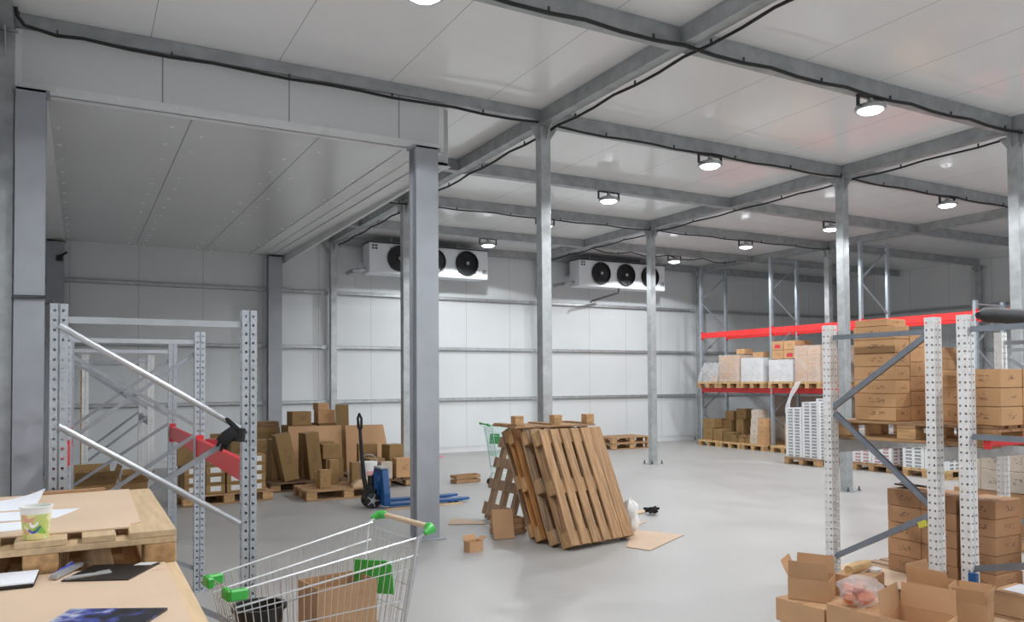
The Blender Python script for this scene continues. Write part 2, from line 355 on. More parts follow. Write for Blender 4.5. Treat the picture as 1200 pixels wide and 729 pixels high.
rowlab = {4: 'nearest cross beam in view, carrying the big lamp at upper right', 5: 'cross beam running along the top of lowered ceiling fascia', 6: 'second cross beam behind the lowered fascia, carrying a lamp',
          7: 'third cross beam, meeting the middle bolted column', 8: 'fourth cross beam just before the two wall coolers', 9: 'last cross beam tight against the back wall'}
for i, y in enumerate(RY):
    segs = [(BX[k] + .056, BX[k + 1] - .056) for k in range(4)]
    for k, (x0, x1) in enumerate(segs):
        if i >= 6 and k == 0: x0 = LX1 + .012
        where = ['left bay', 'middle bay', 'right bay', 'far right bay'][k]
        if i < 4: lab = 'galvanised cross beam behind the viewpoint, ' + ['farthest', 'third', 'second', 'first'][i] + ' row back, ' + where
        else: lab = rowlab[i] + ', ' + where
        box_beam((x0, y), (x1, y), ' '.join(lab.split()[:16]), z0=ZB + (.045 if (i, k) == (5, 0) else 0))

# columns
def column(x, y, label, zt=ZB, w=.13, plate=.3, gus=((1, 0), (-1, 0), (0, 1), (0, -1))):
    c = empty('steel_column', label, 'column', (x, y, 0), group='galvanised square columns')
    s = MB(); t = .012
    s.b2((-w / 2, -w / 2, .014), (w / 2, w / 2, zt - .012)); s.build('shaft', 'galv', c, .006)
    s = MB().b2((-plate / 2, -plate / 2, 0), (plate / 2, plate / 2, .014)); bp = s.build('base_plate', 'galv', c)
    k = MB()
    for sx in (-1, 1):
        for sy in (-1, 1): k.lathe([(.022, .014), (.022, .03), (.011, .03), (.011, .075), (.001, .075)], (sx * plate * .4, sy * plate * .4, 0), 6)
    k.build('bolt_set', 'steel_dark', bp)
    k = MB(); k.b2((-w / 2 - .02, -w / 2 - .02, zt - .012), (w / 2 + .02, w / 2 + .02, zt))
    for d in gus:
        X = Vector((d[0], d[1], 0)); m = Matrix((X, Vector((0, 0, 1)), X.cross(Vector((0, 0, 1))))).transposed().to_4x4(); m.translation = X * w / 2 + X.cross(Vector((0, 0, 1))) * -.004 + Vector((0, 0, zt))
        k.prism([(0, -.2), (.13, -.012), (0, -.012)], .008, m)
    k.build('cap_gusset', 'galv', c)
    return c
column(BX[1], RY[5], 'square galvanised column standing behind the leaning pallet pile')
column(BX[2], RY[5], 'square galvanised column behind the white perforated uprights, its base plate on open floor')
column(BX[2] + .1, RY[4], 'square galvanised column cut by the right edge of view')
column(BX[2], RY[7], 'slim galvanised column bolted to floor in front of right cooler')
column(BX[1], RY[7], 'galvanised column directly behind the thick grey painted column')
column(BX[1], RY[9] - .05, 'galvanised column on back wall left of the left cooler')
column(BX[3], RY[7], 'galvanised column rising inside the tall far shelving')
column(BX[3], RY[9] - .05, 'galvanised column on back wall at the left end of far shelving')
column(BX[4], RY[7], 'galvanised column on dark right wall above the red beam')
column(BX[2], RY[9] - .05, 'galvanised column on back wall behind the right cooler pillar')
column(BX[0], RY[5], 'column at the left picture edge carrying the black hose', gus=((0, -1),), plate=.26)
column(BX[4], RY[9] - .05, 'galvanised column in the dark far right corner')
def h_column(x, y, label, w=.26, d=.2, zt=4.14, plate=.34):
    c = empty('painted_column', label, 'column', (x, y, 0), group='thick grey columns under the lowered ceiling')
    s = MB(); s.b2((-w / 2, -d / 2, .016), (w / 2, -d / 2 + .016, zt)).b2((-w / 2, d / 2 - .016, .016), (w / 2, d / 2, zt)).b2((-.006, -d / 2 + .016, .016), (.006, d / 2 - .016, zt))
    s.b2((-w / 2, -d / 2 + .016, .016), (-w / 2 + .05, -d / 2 + .055, zt)); s.b2((-w / 2 + .03, d / 2 - .05, .016), (-w / 2 + .07, d / 2 - .016, zt))
    s.build('shaft', 'grey_paint', c)
    MB().b2((-plate / 2, -plate / 2, 0), (plate / 2, plate / 2, .016)).build('base_plate', 'grey_paint', c)
    k = MB().b2((-w / 2 - .03, -d / 2, zt - .02), (w / 2 + .03, d / 2, zt)); k.build('top_plate', 'grey_paint', c)
    return c
h_column(3.19, 7.76, 'thick grey painted column in centre under corner of lowered ceiling', .25)
h_column(-.385, 7.78, 'thick grey column at far left under the fascia with wire wrapped round', .215, plate=.24)
h_column(3.5, 16.62, 'thick grey column at back wall behind the heaped cartons', .27, .2, 4.28)
h_column(-.43, 16.62, 'grey column in the dark back left corner', .28, .2, 4.28)
b = MB(); w, d = .118, .115
for k in range(3): b.tube([(-w, -d - .01, k * .014), (w, -d - .012, .012 + k * .01), (w + .012, 0, .02), (w + .05, d, 0), (w, d + .012, -.01), (-w, d + .012, 0), (-w - .012, 0, .01)], .005, 6, True)
tag(b.build('wire_loop', 'steel_dark', loc=(-.385, 7.78, 2.36)), 'dark wire loops tied round the grey column at far left', 'wire')
b = MB(); b.tube([(0, 0, 0), (.0, -.1, .02), (.12, -.14, .1)], .022, 8); b.b2((-.05, -.03, -.05), (.05, 0, .05))
tag(b.build('black_bracket', 'black_plastic', loc=(-.36, 16.5, 3.95)), 'small black fitting on the dark back left corner column', 'bracket')

# lamps
def lamp_proto():
    r = empty('ceiling_lamp', 'x', 'lamp', group='round ceiling lamps under the beams')
    b = MB(); b.lathe([(.03, -.012), (.03, -.05), (.06, -.065), (.15, -.095), (.16, -.12), (.155, -.145), (.13, -.145), (.13, -.13), (.001, -.13)], n=24); b.build('housing', 'galv', r, smooth=True)
    b = MB(); b.lathe([(.128, -.131), (.128, -.147), (.10, -.166), (.05, -.176), (.001, -.178)], n=24); b.build('lens', 'lens', r, smooth=True)
    b = MB(); b.b2((-.2, -.02, -.012), (.2, .02, 0)).b2((-.2, -.02, -.12), (-.19, .02, 0)).b2((.19, -.02, -.12), (.2, .02, 0)).b2((-.19, -.02, -.12), (-.155, .02, -.112)).b2((.155, -.02, -.12), (.19, .02, -.112)); b.build('bracket', 'steel_dark', r)
    return r
lp = lamp_proto(); first = True
bayn = {0: 'left', 1: 'middle', 2: 'right'}
lamplab = {(4, 0): 'lamp glaring at the very top edge left of centre', (4, 1): 'biggest ceiling lamp at upper right on the nearest cross beam', (5, 1): 'bright lamp between the two tall centre columns',
           (6, 1): 'lamp over the leaning pallets on second cross beam', (7, 1): 'lamp half hidden behind the column at the pallet pile', (8, 1): 'lamp close to right end of the left cooler',
           (5, 2): 'lamp near right edge above the red beam', (6, 2): 'lamp peeking from behind the column beside the shelving', (7, 2): 'small lamp above the left end of far shelving', (8, 2): 'smallest lamp, just right of right cooler'}
LE = 185
for i in range(0, 9):
    for k in range(3):
        if k == 0 and (i > 4 or i < 2): continue
        x, y = (BX[k] + BX[k + 1]) / 2 + (.14 if (i, k) in ((7, 1), (8, 1)) else .12 if (i, k) == (4, 0) else 0), RY[i] - (.1 if (i, k) == (4, 0) else 0)
        o = lp if first else copy_tree(lp); first = False
        o.location = (x, y, ZB); o['label'] = lamplab.get((i, k), 'ceiling lamp behind the viewpoint, %s cross row, %s bay' % (['farthest', 'third', 'second', 'first', 'nearest'][min(i, 4)], bayn[k]))
        L = bpy.data.lights.new('lamp_light', 'SPOT'); L.energy = LE; L.spot_size = R(159); L.spot_blend = .06; L.shadow_soft_size = .10; L.color = (.95, .98, 1)
        lo = bpy.data.objects.new('lamp_light', L); col.objects.link(lo); lo.location = (x, y, ZB - .19)

# black hoses clipped under the beams
def hose(pts, label, r=.015, sag=.025, n=9, clips=True):
    P = []; pts = [Vector(p) for p in pts]
    for a, c in zip(pts, pts[1:]):
        L = (c - a).length; m = max(2, int(L / .35))
        for j in range(m): t = j / m; P.append(a.lerp(c, t) + Vector((0, 0, -abs(math.sin(t * math.pi * max(1, round(L / 1.1)))) * sag)))
    P.append(pts[-1]); b = MB().tube(P, r, 8)
    o = b.build('cable', 'black', smooth=True); tag(o, label, 'cable', 'black cables under the ceiling beams')
    if clips:
        for p in P[2::3]: MB().b2(p + Vector((-.008, -.008, r * .5)), p + Vector((.008, .008, r + .035))).build('clip', 'steel_dark', o)
z = ZB - .02
hose([(-.5, 7.66, ZC - .02), (-.48, 7.70, z + .1), (-.40, 7.75, z + .055), (0, 7.77, z + .045), (4.62, 7.77, z + .02)], 'black hose along cross beam over the lowered ceiling fascia')
hose([(4.86, 7.74, z), (9.8, 7.76, z)], 'black cable under cross beam between the two tall centre columns')
hose([(10.05, 7.76, z), (15.0, 7.76, z)], 'black cable under cross beam passing the right edge lamp')
hose([(1.5, 5.33, z), (4.7, 5.33, z), (10.0, 5.33, z)], 'thick black cable under the nearest cross beam', .018)
hose([(4.85, -1, z), (4.85, 7.7, z), (4.86, 10.1, z), (4.86, 16.6, z)], 'black cable following the long beam past the left cooler')
hose([(10.06, 3, z), (10.05, 7.7, z), (10.05, 12.3, z), (10.05, 16.6, z)], 'black cable following the long beam over the centre columns', .014)
hose([(3.9, 12.25, z), (9.85, 12.25, z)], 'thin black cable under third cross beam, middle bay', .012)
hose([(10.05, 12.25, z), (15.0, 12.25, z)], 'thin black cable under third cross beam, right bay', .012)
hose([(10.05, 14.57, z), (14.4, 14.57, z)], 'thin black cable under fourth cross beam by right cooler', .012, .08)

# wall coolers
def cooler(x0, x1, label):
    y0, y1, z0, z1 = 16.02, 16.45, 3.98, 4.63
    c = empty('wall_cooler', label, 'cooler', ((x0 + x1) / 2, y1, z0), group='three fan coolers on back wall'); W = x1 - x0; D = y1 - y0; H = z1 - z0
    b = MB(); b.b2((-W / 2, -D, 0), (W / 2, 0, H)); b.build('casing', 'cooler', c, .012)
    b = MB(); b.b2((-W / 2 - .01, -D - .02, H), (W / 2 + .01, 0, H + .018)); b.build('top_cover', 'steel_dark', c)
    for i in range(3):
        fx = -W / 2 + W * (.24 + i * .285); Mx = Matrix.Translation((fx, -D, H * .52)) @ Matrix.Rotation(R(90), 4, 'X'); m3 = Mx
        b = MB(); b.lathe([(.27, 0), (.285, .03), (.27, .06), (.255, .06), (.25, 0.002), (.001, .002)], n=28, M_=m3)
        f = b.build('fan', 'black_plastic', c, smooth=True)
        b = MB(); b.lathe([(.07, .005), (.07, .045), (.05, .052), (.001, .052)], n=16, M_=m3)
        for q in range(7):
            a = q * 2 * math.pi / 7
            p = [(.06, -.03), (.24, -.09), (.245, .05), (.06, .03)]
            pr = [(u * math.cos(a) - v * math.sin(a), u * math.sin(a) + v * math.cos(a)) for u, v in p]
            b.prism(pr, .006, m3 @ Matrix.Translation((0, 0, .012)))
        b.build('impeller', 'black_plastic', f)
        b = MB()
        for rr in (.05, .09, .13, .17, .21, .245): b.tube([m3 @ Vector((rr * math.cos(t * math.pi / 12), rr * math.sin(t * math.pi / 12), .062)) for t in range(24)], .0025, 4, True)
        for q in range(4): a = q * math.pi / 2 + .78; b.tube([m3 @ Vector((.04 * math.cos(a), .04 * math.sin(a), .062)), m3 @ Vector((.31 * math.cos(a), .31 * math.sin(a), .03))], .006, 5)
        b.build('guard', 'black_plastic', f)
        b = MB(); b.lathe([(.038, .06), (.038, .068), (.022, .07), (.022, .066), (.001, .066)], n=14, M_=m3); b.build('hub_badge', 'pen_grey', f)
    b = MB(); b.b2((W / 2 - .14, -D - .003, .12), (W / 2 - .04, -D, .22)); b.build('rating_label', 'pen_grey', c)
    b = MB()
    for u in range(2):
        for v in range(2): b.b2((-W / 2 + .06 + u * .07, -D - .003, H - .14 + v * .06), (-W / 2 + .11 + u * .07, -D, H - .1 + v * .06))
    b.build('vent_slot', 'steel_dark', c)
    b = MB(); b.tube([(-W / 2, -.2, .1), (-W / 2 - .25, -.2, .06), (-W / 2 - .26, .3, .06)], .045, 8); b.build('pipe_stub', 'galv', c)
    b = MB()
    for sx in (-.8, .8): b.b2((sx - .02, -.1, H + .018), (sx + .02, -.06, ZC - z0 - .005))
    b.b2((-W / 2 + .1, 0, H * .5), (W / 2 - .1, .37, H * .55)); b.build('hanger', 'galv', c)
    return c
cooler(5.34, 8.16, 'white three fan cooler on back wall behind the thick grey column')
c2 = cooler(10.66, 13.34, 'white three fan cooler on back wall left of the far shelving')
MB().tube([(-.05, -.3, 0), (-.06, -.3, -.1), (-.75, -.1, -.32), (-.78, -.1, -.36)], .025, 8).build('drain_pipe', 'steel_dark', c2)

# ------------------------------------------------------------------ pallets
def make_pallet(wood, L=1.2, W=.8, boards=None, H=.144, name='wooden_pallet', blockmat='wood_end'):
    r = empty(name, 'x', 'pallet')
    s = H / .144; t = .022 * s; bh = .078 * s
    boards = boards or [(-.3275, .145), (-.165, .1), (0, .145), (.165, .1), (.3275, .145)]
    for y, w in boards: MB().b2((-L / 2, y - w / 2, H - t), (L / 2, y + w / 2, H - .0005)).build('deck_board', wood, r, .002)
    for x in (-L / 2 + .0725, 0, L / 2 - .0725):
        MB().b2((x - .0725, -W / 2, H - 2 * t), (x + .0725, W / 2, H - t - .0005)).build('stringer_board', wood, r, .002)
        for y in (-W / 2 + .05, 0, W / 2 - .05): MB().b2((x - .0725, y - .05, t + .0005), (x + .0725, y + .05, H - 2 * t - .0005)).build('block', blockmat, r, .004)
    for y in (-W / 2 + .05, 0, W / 2 - .05): MB().b2((-L / 2, y - .05, 0), (L / 2, y + .05, t)).build('bottom_board', wood, r, .002)
    return r
PROTO = {}; USED = set()
def pallet(kind, x, y, z, rz, label, group=None, **kw):
    key = (kind, tuple(sorted((k, str(v)) for k, v in kw.items())))
    if key not in PROTO: PROTO[key] = make_pallet(kind, **kw); o = PROTO[key]
    else: o = copy_tree(PROTO[key])
    o.location = (x, y, z); o.rotation_euler = (0, 0, rz); tag(o, label, 'pallet', group)
    return o

# ------------------------------------------------------------------ cartons
CM = {}
def carton(x, y, z, sx, sy, sz, label, group=None, rz=0, mat='card', tape=True, name='carton', cat='carton'):
    key = (round(sx, 3), round(sy, 3), round(sz, 3), mat)
    if key not in CM:
        b = MB(); e = .004; X, Y = sx / 2, sy / 2
        ring = lambda i, zz: [(-X + i, -Y + i, zz), (X - i, -Y + i, zz), (X - i, Y - i, zz), (-X + i, Y - i, zz)]
        vs = ring(e, 0) + ring(0, e) + ring(0, sz - e) + ring(e, sz)
        fs = [(3, 2, 1, 0), (12, 13, 14, 15)] + [(k * 4 + j, k * 4 + (j + 1) % 4, k * 4 + 4 + (j + 1) % 4, k * 4 + 4 + j) for k in range(3) for j in range(4)]
        CM[key] = b.add(vs, fs).mesh('carton', mat)
        b = MB()
        b.b2((-X, -.022, sz), (X, .022, sz + .0008))
        CM[key + ('t',)] = b.mesh('tape', 'tape')
    o = bpy.data.objects.new(name, CM[key]); col.objects.link(o); o.location = (x, y, z); o.rotation_euler.z = rz
    tag(o, label, cat, group)
    if tape:
        t = bpy.data.objects.new('tape', CM[key + ('t',)]); col.objects.link(t); t.parent = o
    return o
def stack(x0, y0, z0, nx, ny, nz, sx, sy, sz, desc, group, mat='card', tape=True, kind='carton', skip=None, jit=.008, gap=.006):
    """cartons counted from the near left: columns along the front face, rows behind it"""
    for k in range(nz):
        for i in range(nx):
            for j in range(ny):
                if skip and skip(i, j, k): continue
                lab = '%s, %s layer, %s row, %s column, %s' % (kind, ORD[k], ['front', 'second', 'third', 'fourth'][i], ['right', 'second', 'third', 'fourth'][j], desc)
                carton(x0 + (i + .5) * (sx + gap) + rnd.uniform(-1, 1) * jit * .3, y0 + (j + .5) * (sy + gap) + rnd.uniform(-1, 1) * jit * .3, z0 + k * (sz + .003), sx, sy, sz, lab, group, rnd.uniform(-1, 1) * jit, mat, tape)

# open cartons with raised flaps
def open_carton(x, y, z, sx, sy, sz, rz, angs, label, group=None, fl=None, mat='card_plain'):
    r = empty('open_carton', label, 'carton', (x, y, z), rz, group); t = .004; X, Y = sx / 2, sy / 2
    b = MB(); b.b2((-X, -Y, 0), (X, Y, t)).b2((-X, -Y, t), (-X + t, Y, sz)).b2((X - t, -Y, t), (X, Y, sz)).b2((-X + t, -Y, t), (X - t, -Y + t, sz)).b2((-X + t, Y - t, t), (X - t, Y, sz))
    b.build('box_body', mat, r)
    fl = fl or min(sx, sy) / 2
    for (dx, dy, w), a in zip(((-1, 0, sy), (1, 0, sy), (0, -1, sx), (0, 1, sx)), angs):
        if a is None: continue
        out = Vector((dx, dy, 0)); p = Vector((dx * (X - t / 2), dy * (Y - t / 2), sz + .001)); u = out * math.sin(R(a)) + Vector((0, 0, math.cos(R(a))))
        side = out.cross(Vector((0, 0, 1))); Mx = Matrix((side, u, side.cross(u))).transposed().to_4x4(); Mx.translation = p
        MB().prism([(-w / 2 + .003, 0), (w / 2 - .003, 0), (w / 2 - .008, fl), (-w / 2 + .008, fl)], .003, Mx).build('flap', mat, r)
    return r

# ------------------------------------------------------------------ racks
def upright(parent, x, y, h, k, w=.08, d=.07, foot=True):
    b = MB(); g = .005; t = .001
    b.mi = 0                                                         # faces seen from along y
    for sy in (-1, 1):
        yy = sy * d / 2
        b.add([(-w / 2, yy, .006), (-g, yy, .006), (-g, yy, h), (-w / 2, yy, h)], [(0, 1, 2, 3)]); b.add([(g, yy, .006), (w / 2, yy, .006), (w / 2, yy, h), (g, yy, h)], [(0, 1, 2, 3)])
        yi = yy - sy * .012
        b.add([(-g, yy, .006), (-g + .001, yi, .006), (-g + .001, yi, h), (-g, yy, h)], [(0, 1, 2, 3)]); b.add([(g, yy, .006), (g - .001, yi, .006), (g - .001, yi, h), (g, yy, h)], [(0, 1, 2, 3)])
        b.add([(-g + .001, yi, .006), (g - .001, yi, .006), (g - .001, yi, h), (-g + .001, yi, h)], [(0, 1, 2, 3)])
    b.mi = 1
    for sx in (-1, 1): b.add([(sx * w / 2, -d / 2, .006), (sx * w / 2, d / 2, .006), (sx * w / 2, d / 2, h), (sx * w / 2, -d / 2, h)], [(0, 1, 2, 3)])
    o = b.build('upright', ['hx_' + k, 'hy_' + k], parent, loc=(x, y, 0))
    if foot: MB().b2((-.07, -.06, 0), (.07, .06, .006)).lathe([(.012, .006), (.012, .02), (.001, .02)], (.055, .045, 0), 6).build('foot_plate', 'galv', o)
    return o
def brace(parent, p, q, mat='brace', w=.035, name='diagonal_brace'):
    p, q = Vector(p), Vector(q); x = (q - p).normalized(); b = MB()
    y = Vector((0, 0, 1)).cross(x); y = y.normalized(); z = x.cross(y); m = Matrix((x, y, z)).transposed(); mid = (p + q) / 2; L = (q - p).length
    b.box(mid, (L, .026, .004), m); b.box(mid + z * w / 2 + y * .011, (L, .003, w), m); b.box(mid + z * w / 2 - y * .011, (L, .003, w), m)
    return b.build(name, mat, parent)
def rack_beam(parent, p, q, mat, h=.13, w=.045):
    b = MB(); b.bar(p, q, w, h); o = b.build('beam', mat, parent, .006)
    d = (Vector(q) - Vector(p)).normalized()
    for e, s in ((p, 1), (q, -1)):
        c = Vector(e) + d * s * .004; k = MB(); k.bar(c - Vector((0, 0, h * .75)), c + Vector((0, 0, h * .75)), w + .011, .012, d); k.build('connector', mat, o)
    return o
HT = 2.06
# left rack, frames one behind the other
lr = empty('pallet_rack', 'empty low shelving frame with light grey perforated uprights at left', 'rack', (.36, 4.62, 0))
def LP(x, y, z): return (x - .36, y - 4.62, z)
LXA, LXB = -.1, .83
for i, (y, k) in enumerate(((4.62, 'g'), (6.72, 'g'), (8.85, 'g'))):
    for x in (LXA, LXB): upright(lr, x - .36, y - 4.62, HT, k)
    brace(lr, LP(LXA + .04, y, 1.965), LP(LXB - .04, y, 1.965), 'brace', .032, 'horizontal_brace')
    if i == 0: D = (((LXA, 1.95), (LXB - .05, 1.40)), ((LXA, 1.44), (LXB - .05, .87)), ((LXB, 1.38), (LXA, .80)), ((LXA, .8), (LXB, .25)))
    else: D = (((LXA, 1.87), (LXB, 1.28)), ((LXB, 1.9), (LXA, 1.2)), ((LXB, 1.25), (LXA, .62)), ((LXA, .6), (LXB, .15)))
    for j, ((xa, za), (xb, zb)) in enumerate(D): yy = y + (-.03, -.03, .02, .02)[j] if i == 0 else y + (.02 if j % 2 else -.02); (MB().tube([LP(xa, yy, za), LP(xb, yy, zb)], .017, 12).build('diagonal_brace', 'brace', lr, smooth=True) if i == 0 and j < 2 else brace(lr, LP(xa, yy, za), LP(xb, yy, zb), 'rack_grey', .026))
for x in (LXA, LXB):
    for ya, yb in ((4.62, 6.72), (6.72, 8.85)): rack_beam(lr, LP(x + .0, ya + .04, 1.145), LP(x, yb - .04, 1.145), 'red', .125)
l2 = empty('pallet_rack', 'white perforated shelving frame standing behind the light grey left shelving', 'rack', (.36, 12.3, 0))
for y in (12.3, 14.3):
    for x in (.05, .87): upright(l2, x - .36, y - 12.3, HT, 'w')
    brace(l2, (-.31, y - 12.3, 1.95), (.51, y - 12.3, 1.95), 'rack_grey', .03, 'horizontal_brace'); brace(l2, (-.31, y - 12.3, 1.85), (.51, y - 12.3, 1.25), 'rack_grey', .03); brace(l2, (.51, y - 12.3, 1.2), (-.31, y - 12.3, .55), 'rack_grey', .03)
for x in (.05, .87): rack_beam(l2, (x - .36, .04, 1.1), (x - .36, 1.96, 1.1), 'rack_grey', .1)
# right foreground racks, back to back
RX, Y1, Y2, Y3, Y4 = 5.0, 4.09, 3.26, 3.04, 2.2
X2 = 7.25
def frame_y(parent, ox, oy, x, ya, yb, k, seq, h=HT, top=True, bm='brace_dark'):
    for y in (ya, yb): upright(parent, x - ox, y - oy, h, k)
    if top: brace(parent, (x - ox, ya - oy - .04, 1.95), (x - ox, yb - oy + .04, 1.95), bm, .034, 'horizontal_brace')
    for (a, za, c, zc) in seq:
        brace(parent, (x - ox, (ya, yb)[a] - oy + (-.03, .03)[a], za), (x - ox, (ya, yb)[c] - oy + (-.03, .03)[c], zc), bm, .038)
rr = empty('pallet_rack', 'white perforated upright frame at right with dark diagonal braces, holding the carton pallet', 'rack', (RX, Y1, 0))
SEQ = ((0, 1.42, 1, 1.93), (0, 1.38, 1, .77), (1, .72, 0, .30))
frame_y(rr, RX, Y1, RX, Y1, Y2, 'w', SEQ); frame_y(rr, RX, Y1, X2, Y1, Y2, 'w', SEQ, bm='rack_grey')
MB().bar((0, Y2 - Y1 + .12, .655), (0, Y2 - Y1 + .06, .685), .034, .042).build('yellow_tape', 'yellow', rr)
for y in (Y1, Y2): rack_beam(rr, (.04, y - Y1, 1.145), (X2 - RX - .04, y - Y1, 1.145), 'galv', .1)
r3 = empty('pallet_rack', 'white perforated upright frame nearest the right edge with a blue foot', 'rack', (RX, Y3, 0))
frame_y(r3, RX, Y3, RX, Y3, Y4, 'w', ((0, .42, 1, .62),)); frame_y(r3, RX, Y3, X2, Y3, Y4, 'w', SEQ, bm='rack_grey')
brace(r3, (0, -.04, 1.262), (0, Y4 - Y3 + .04, 1.262), 'brace_dark', .034, 'horizontal_brace')
rack_beam(r3, (.0, -.125, 1.245), (X2 - RX, -.125, 1.245), 'red', .055, .03); rack_beam(r3, (.04, Y4 - Y3, 1.235), (X2 - RX - .04, Y4 - Y3, 1.235), 'red', .075)
tag(MB().tube([(5.04, 2.98, 2.055), (5.12, 2.97, 2.06), (6.2, 2.95, 2.05), (7.4, 2.93, 2.045)], [.02, .05, .055, .05], 12).build('plastic_roll', 'black', smooth=True), 'black plastic roll lying across the frame tops at right edge', 'roll')
MB().bar((-.05, -.05, .06), (-.05, -.05, .42), .03, .05).build('blue_guard', 'blue', r3)
r4 = empty('pallet_rack', 'white perforated upright frame farther back beside the right edge', 'rack', (9.15, 5.17, 0))
for y in (0, -.9): upright(r4, 0, y, HT, 'w')
for za, zb in ((1.95, 1.95), (1.9, 1.3), (1.25, .7)): brace(r4, (0, -.04, za), (0, -.86, zb), 'rack_grey', .034)
# tall far rack
FX, FXB, FH = 14.05, 14.9, 4.5
fr = empty('tall_pallet_rack', 'tall grey shelving with bright red beams along the right side', 'rack', (FX, 15.45, 0))
FY = [15.45, 13.1, 10.7, 8.35, 6.0]
for i, y in enumerate(FY):
    h = FH if i < 3 else 3.05
    for x in (0, FXB - FX):
        b = MB(); b.b2((x - .035, y - 15.45 - .03, .01), (x + .035, y - 15.45 - .024, h)).b2((x - .035, y - 15.45 + .024, .01), (x + .035, y - 15.45 + .03, h)).b2((x - .035, y - 15.45 - .024, .01), (x - .03, y - 15.45 + .024, h)).b2((x + .015, y - 15.45 - .024, .01), (x + .02, y - 15.45 + .024, h))
        u = b.build('upright', 'far_rack', fr); MB().b2((x - .07, y - 15.45 - .06, 0), (x + .07, y - 15.45 + .06, .01)).build('foot_plate', 'blue', u)
    n = 6 if i < 3 else 4; zs = [.12 + j * (h - .25) / n for j in range(n + 1)]
    for j in range(n):
        a, c = (.0, FXB - FX) if j % 2 else (FXB - FX, .0)
        brace(fr, (a, y - 15.45, zs[j] + .03), (c, y - 15.45, zs[j + 1] - .03), 'far_rack', .03)
    brace(fr, (.03, y - 15.45, h - .08), (FXB - FX - .03, y - 15.45, h - .08), 'far_rack', .03, 'horizontal_brace')
for x in (0, FXB - FX):
    for ya, yb in zip(FY, FY[1:]):
        rack_beam(fr, (x - .01, ya - 15.45 - .03, 2.79), (x - .01, yb - 15.45 + .03, 2.79), 'red_far', .14, .05)
        rack_beam(fr, (x - .01, ya - 15.45 - .03, 1.40), (x - .01, yb - 15.45 + .03, 1.40), 'red', .12, .05)

# ------------------------------------------------------------------ table made of stacked pallets, left foreground
for k in range(8):
    pallet('wood_light', -.11, 3.535, k * .144, R(90), 'pale wooden pallet forming the higher table top under a brown sheet' if k == 7 else 'pale wooden pallet hidden in the stack below the higher table top', None if k == 7 else 'pallets hidden under the higher table')
for k in range(7):
    pallet('wood_light', -.11, 2.325, k * .149, R(90), 'pale wooden pallet forming the nearer lower table top' if k == 6 else 'pale wooden pallet hidden in the stack below the lower table top', None if k == 6 else 'pallets hidden under the lower table', H=.149)
TZ, TL = 1.152, 1.043
b = MB(); b.prism([(-.5, 3.05), (.15, 3.03), (.155, 3.1), (.19, 3.12), (.2, 4.12), (-.49, 4.12)], .005); 
tag(b.build('cardboard_sheet', 'table_board', loc=(0, 0, TZ)), 'brown flat sheet covering the higher pallet table', 'cardboard')
b = MB(); b.prism([(-.5, 1.74), (.25, 1.74), (.252, 2.91), (-.5, 2.91)], .006)
tag(b.build('cardboard_sheet', 'table_board', loc=(0, 0, TL)), 'brown flat sheet covering the nearer lower pallet table', 'cardboard')
TZ += .005; TL += .006
MB_ = MB().bar((-.2, 4.1, 0), (.1, 4.125, .0), .03, .012); tag(MB_.build('wood_strip', 'wood', loc=(0, 0, TZ + .007)), 'thin wood strip along back edge of the higher table', 'wood strip')
# cup
b = MB(); b.lathe([(.001, 0), (.034, 0), (.036, .003), (.046, .1), (.049, .102), (.049, .106), (.044, .106), (.0345, .006), (.001, .006)], n=28)
cup = b.build('paper_cup', 'cup', smooth=True, loc=(-.125, 2.985, 1.1525)); tag(cup, 'printed paper cup in green, yellow and orange standing on the higher table', 'cup')
b = MB()
for a0, a1, zz, mt in ((-118, -70, .034, 0),):
    vs = []; 
    for j in range(13):
        a = R(a0 + (a1 - a0) * j / 12); u = .0372 + zz * .1 + .0012; s_ = math.sin(j / 12 * math.pi) * .014
        for d in (-.003, .004): vs.append(((u + d * .1) * math.cos(a), (u + d * .1) * math.sin(a), zz - s_ + d + .01 * j / 12))
    b.add(vs, [(2 * j, 2 * j + 2, 2 * j + 3, 2 * j + 1) for j in range(12)])
b.build('blue_swoosh', 'pen_blue', cup)
b = MB()
vs = []
for j in range(18):
    a = R(-94) + .33 * math.cos(j / 18 * 2 * math.pi); vs.append((.0415 * math.cos(a), .0415 * math.sin(a), .06 + .02 * math.sin(j / 18 * 2 * math.pi + .4)))
b.add(vs, [tuple(range(18))]); b.build('white_badge', 'cap', cup)
# papers
def sheet(pts, z, label, mat='paper', curl=0, t=.0008):
    cx = sum(p[0] for p in pts) / len(pts); cy = sum(p[1] for p in pts) / len(pts)
    b = MB(); n = 8; vs = []; q = [Vector((p[0] - cx, p[1] - cy, 0)) for p in pts]
    for s in (0, 1):
        for i in range(n + 1):
            for j in range(n + 1):
                u, v = i / n, j / n; p = q[0].lerp(q[1], u).lerp(q[3].lerp(q[2], u), v); vs.append(p + Vector((0, 0, s * t + curl * (u ** 3) * v)))
    k = (n + 1) ** 2; fs = []
    for i in range(n):
        for j in range(n): a = i * (n + 1) + j; fs += [(a, a + 1, a + n + 2, a + n + 1), (k + a, k + a + n + 1, k + a + n + 2, k + a + 1)]
    for i in range(n):
        for a, c in ((i, i + 1), (n * (n + 1) + i, n * (n + 1) + i + 1), (i * (n + 1), (i + 1) * (n + 1)), (i * (n + 1) + n, (i + 1) * (n + 1) + n)): fs.append((a, c, k + c, k + a))
    b.add(vs, fs); o = b.build('paper_sheet', mat, loc=(cx, cy, z)); return tag(o, label, 'paper', 'papers on the higher table')
sheet([(-.45, 3.12), (-.14, 3.16), (-.13, 3.34), (-.45, 3.33)], TZ + .0005, 'white sheet lying flat nearest the front edge of higher table')
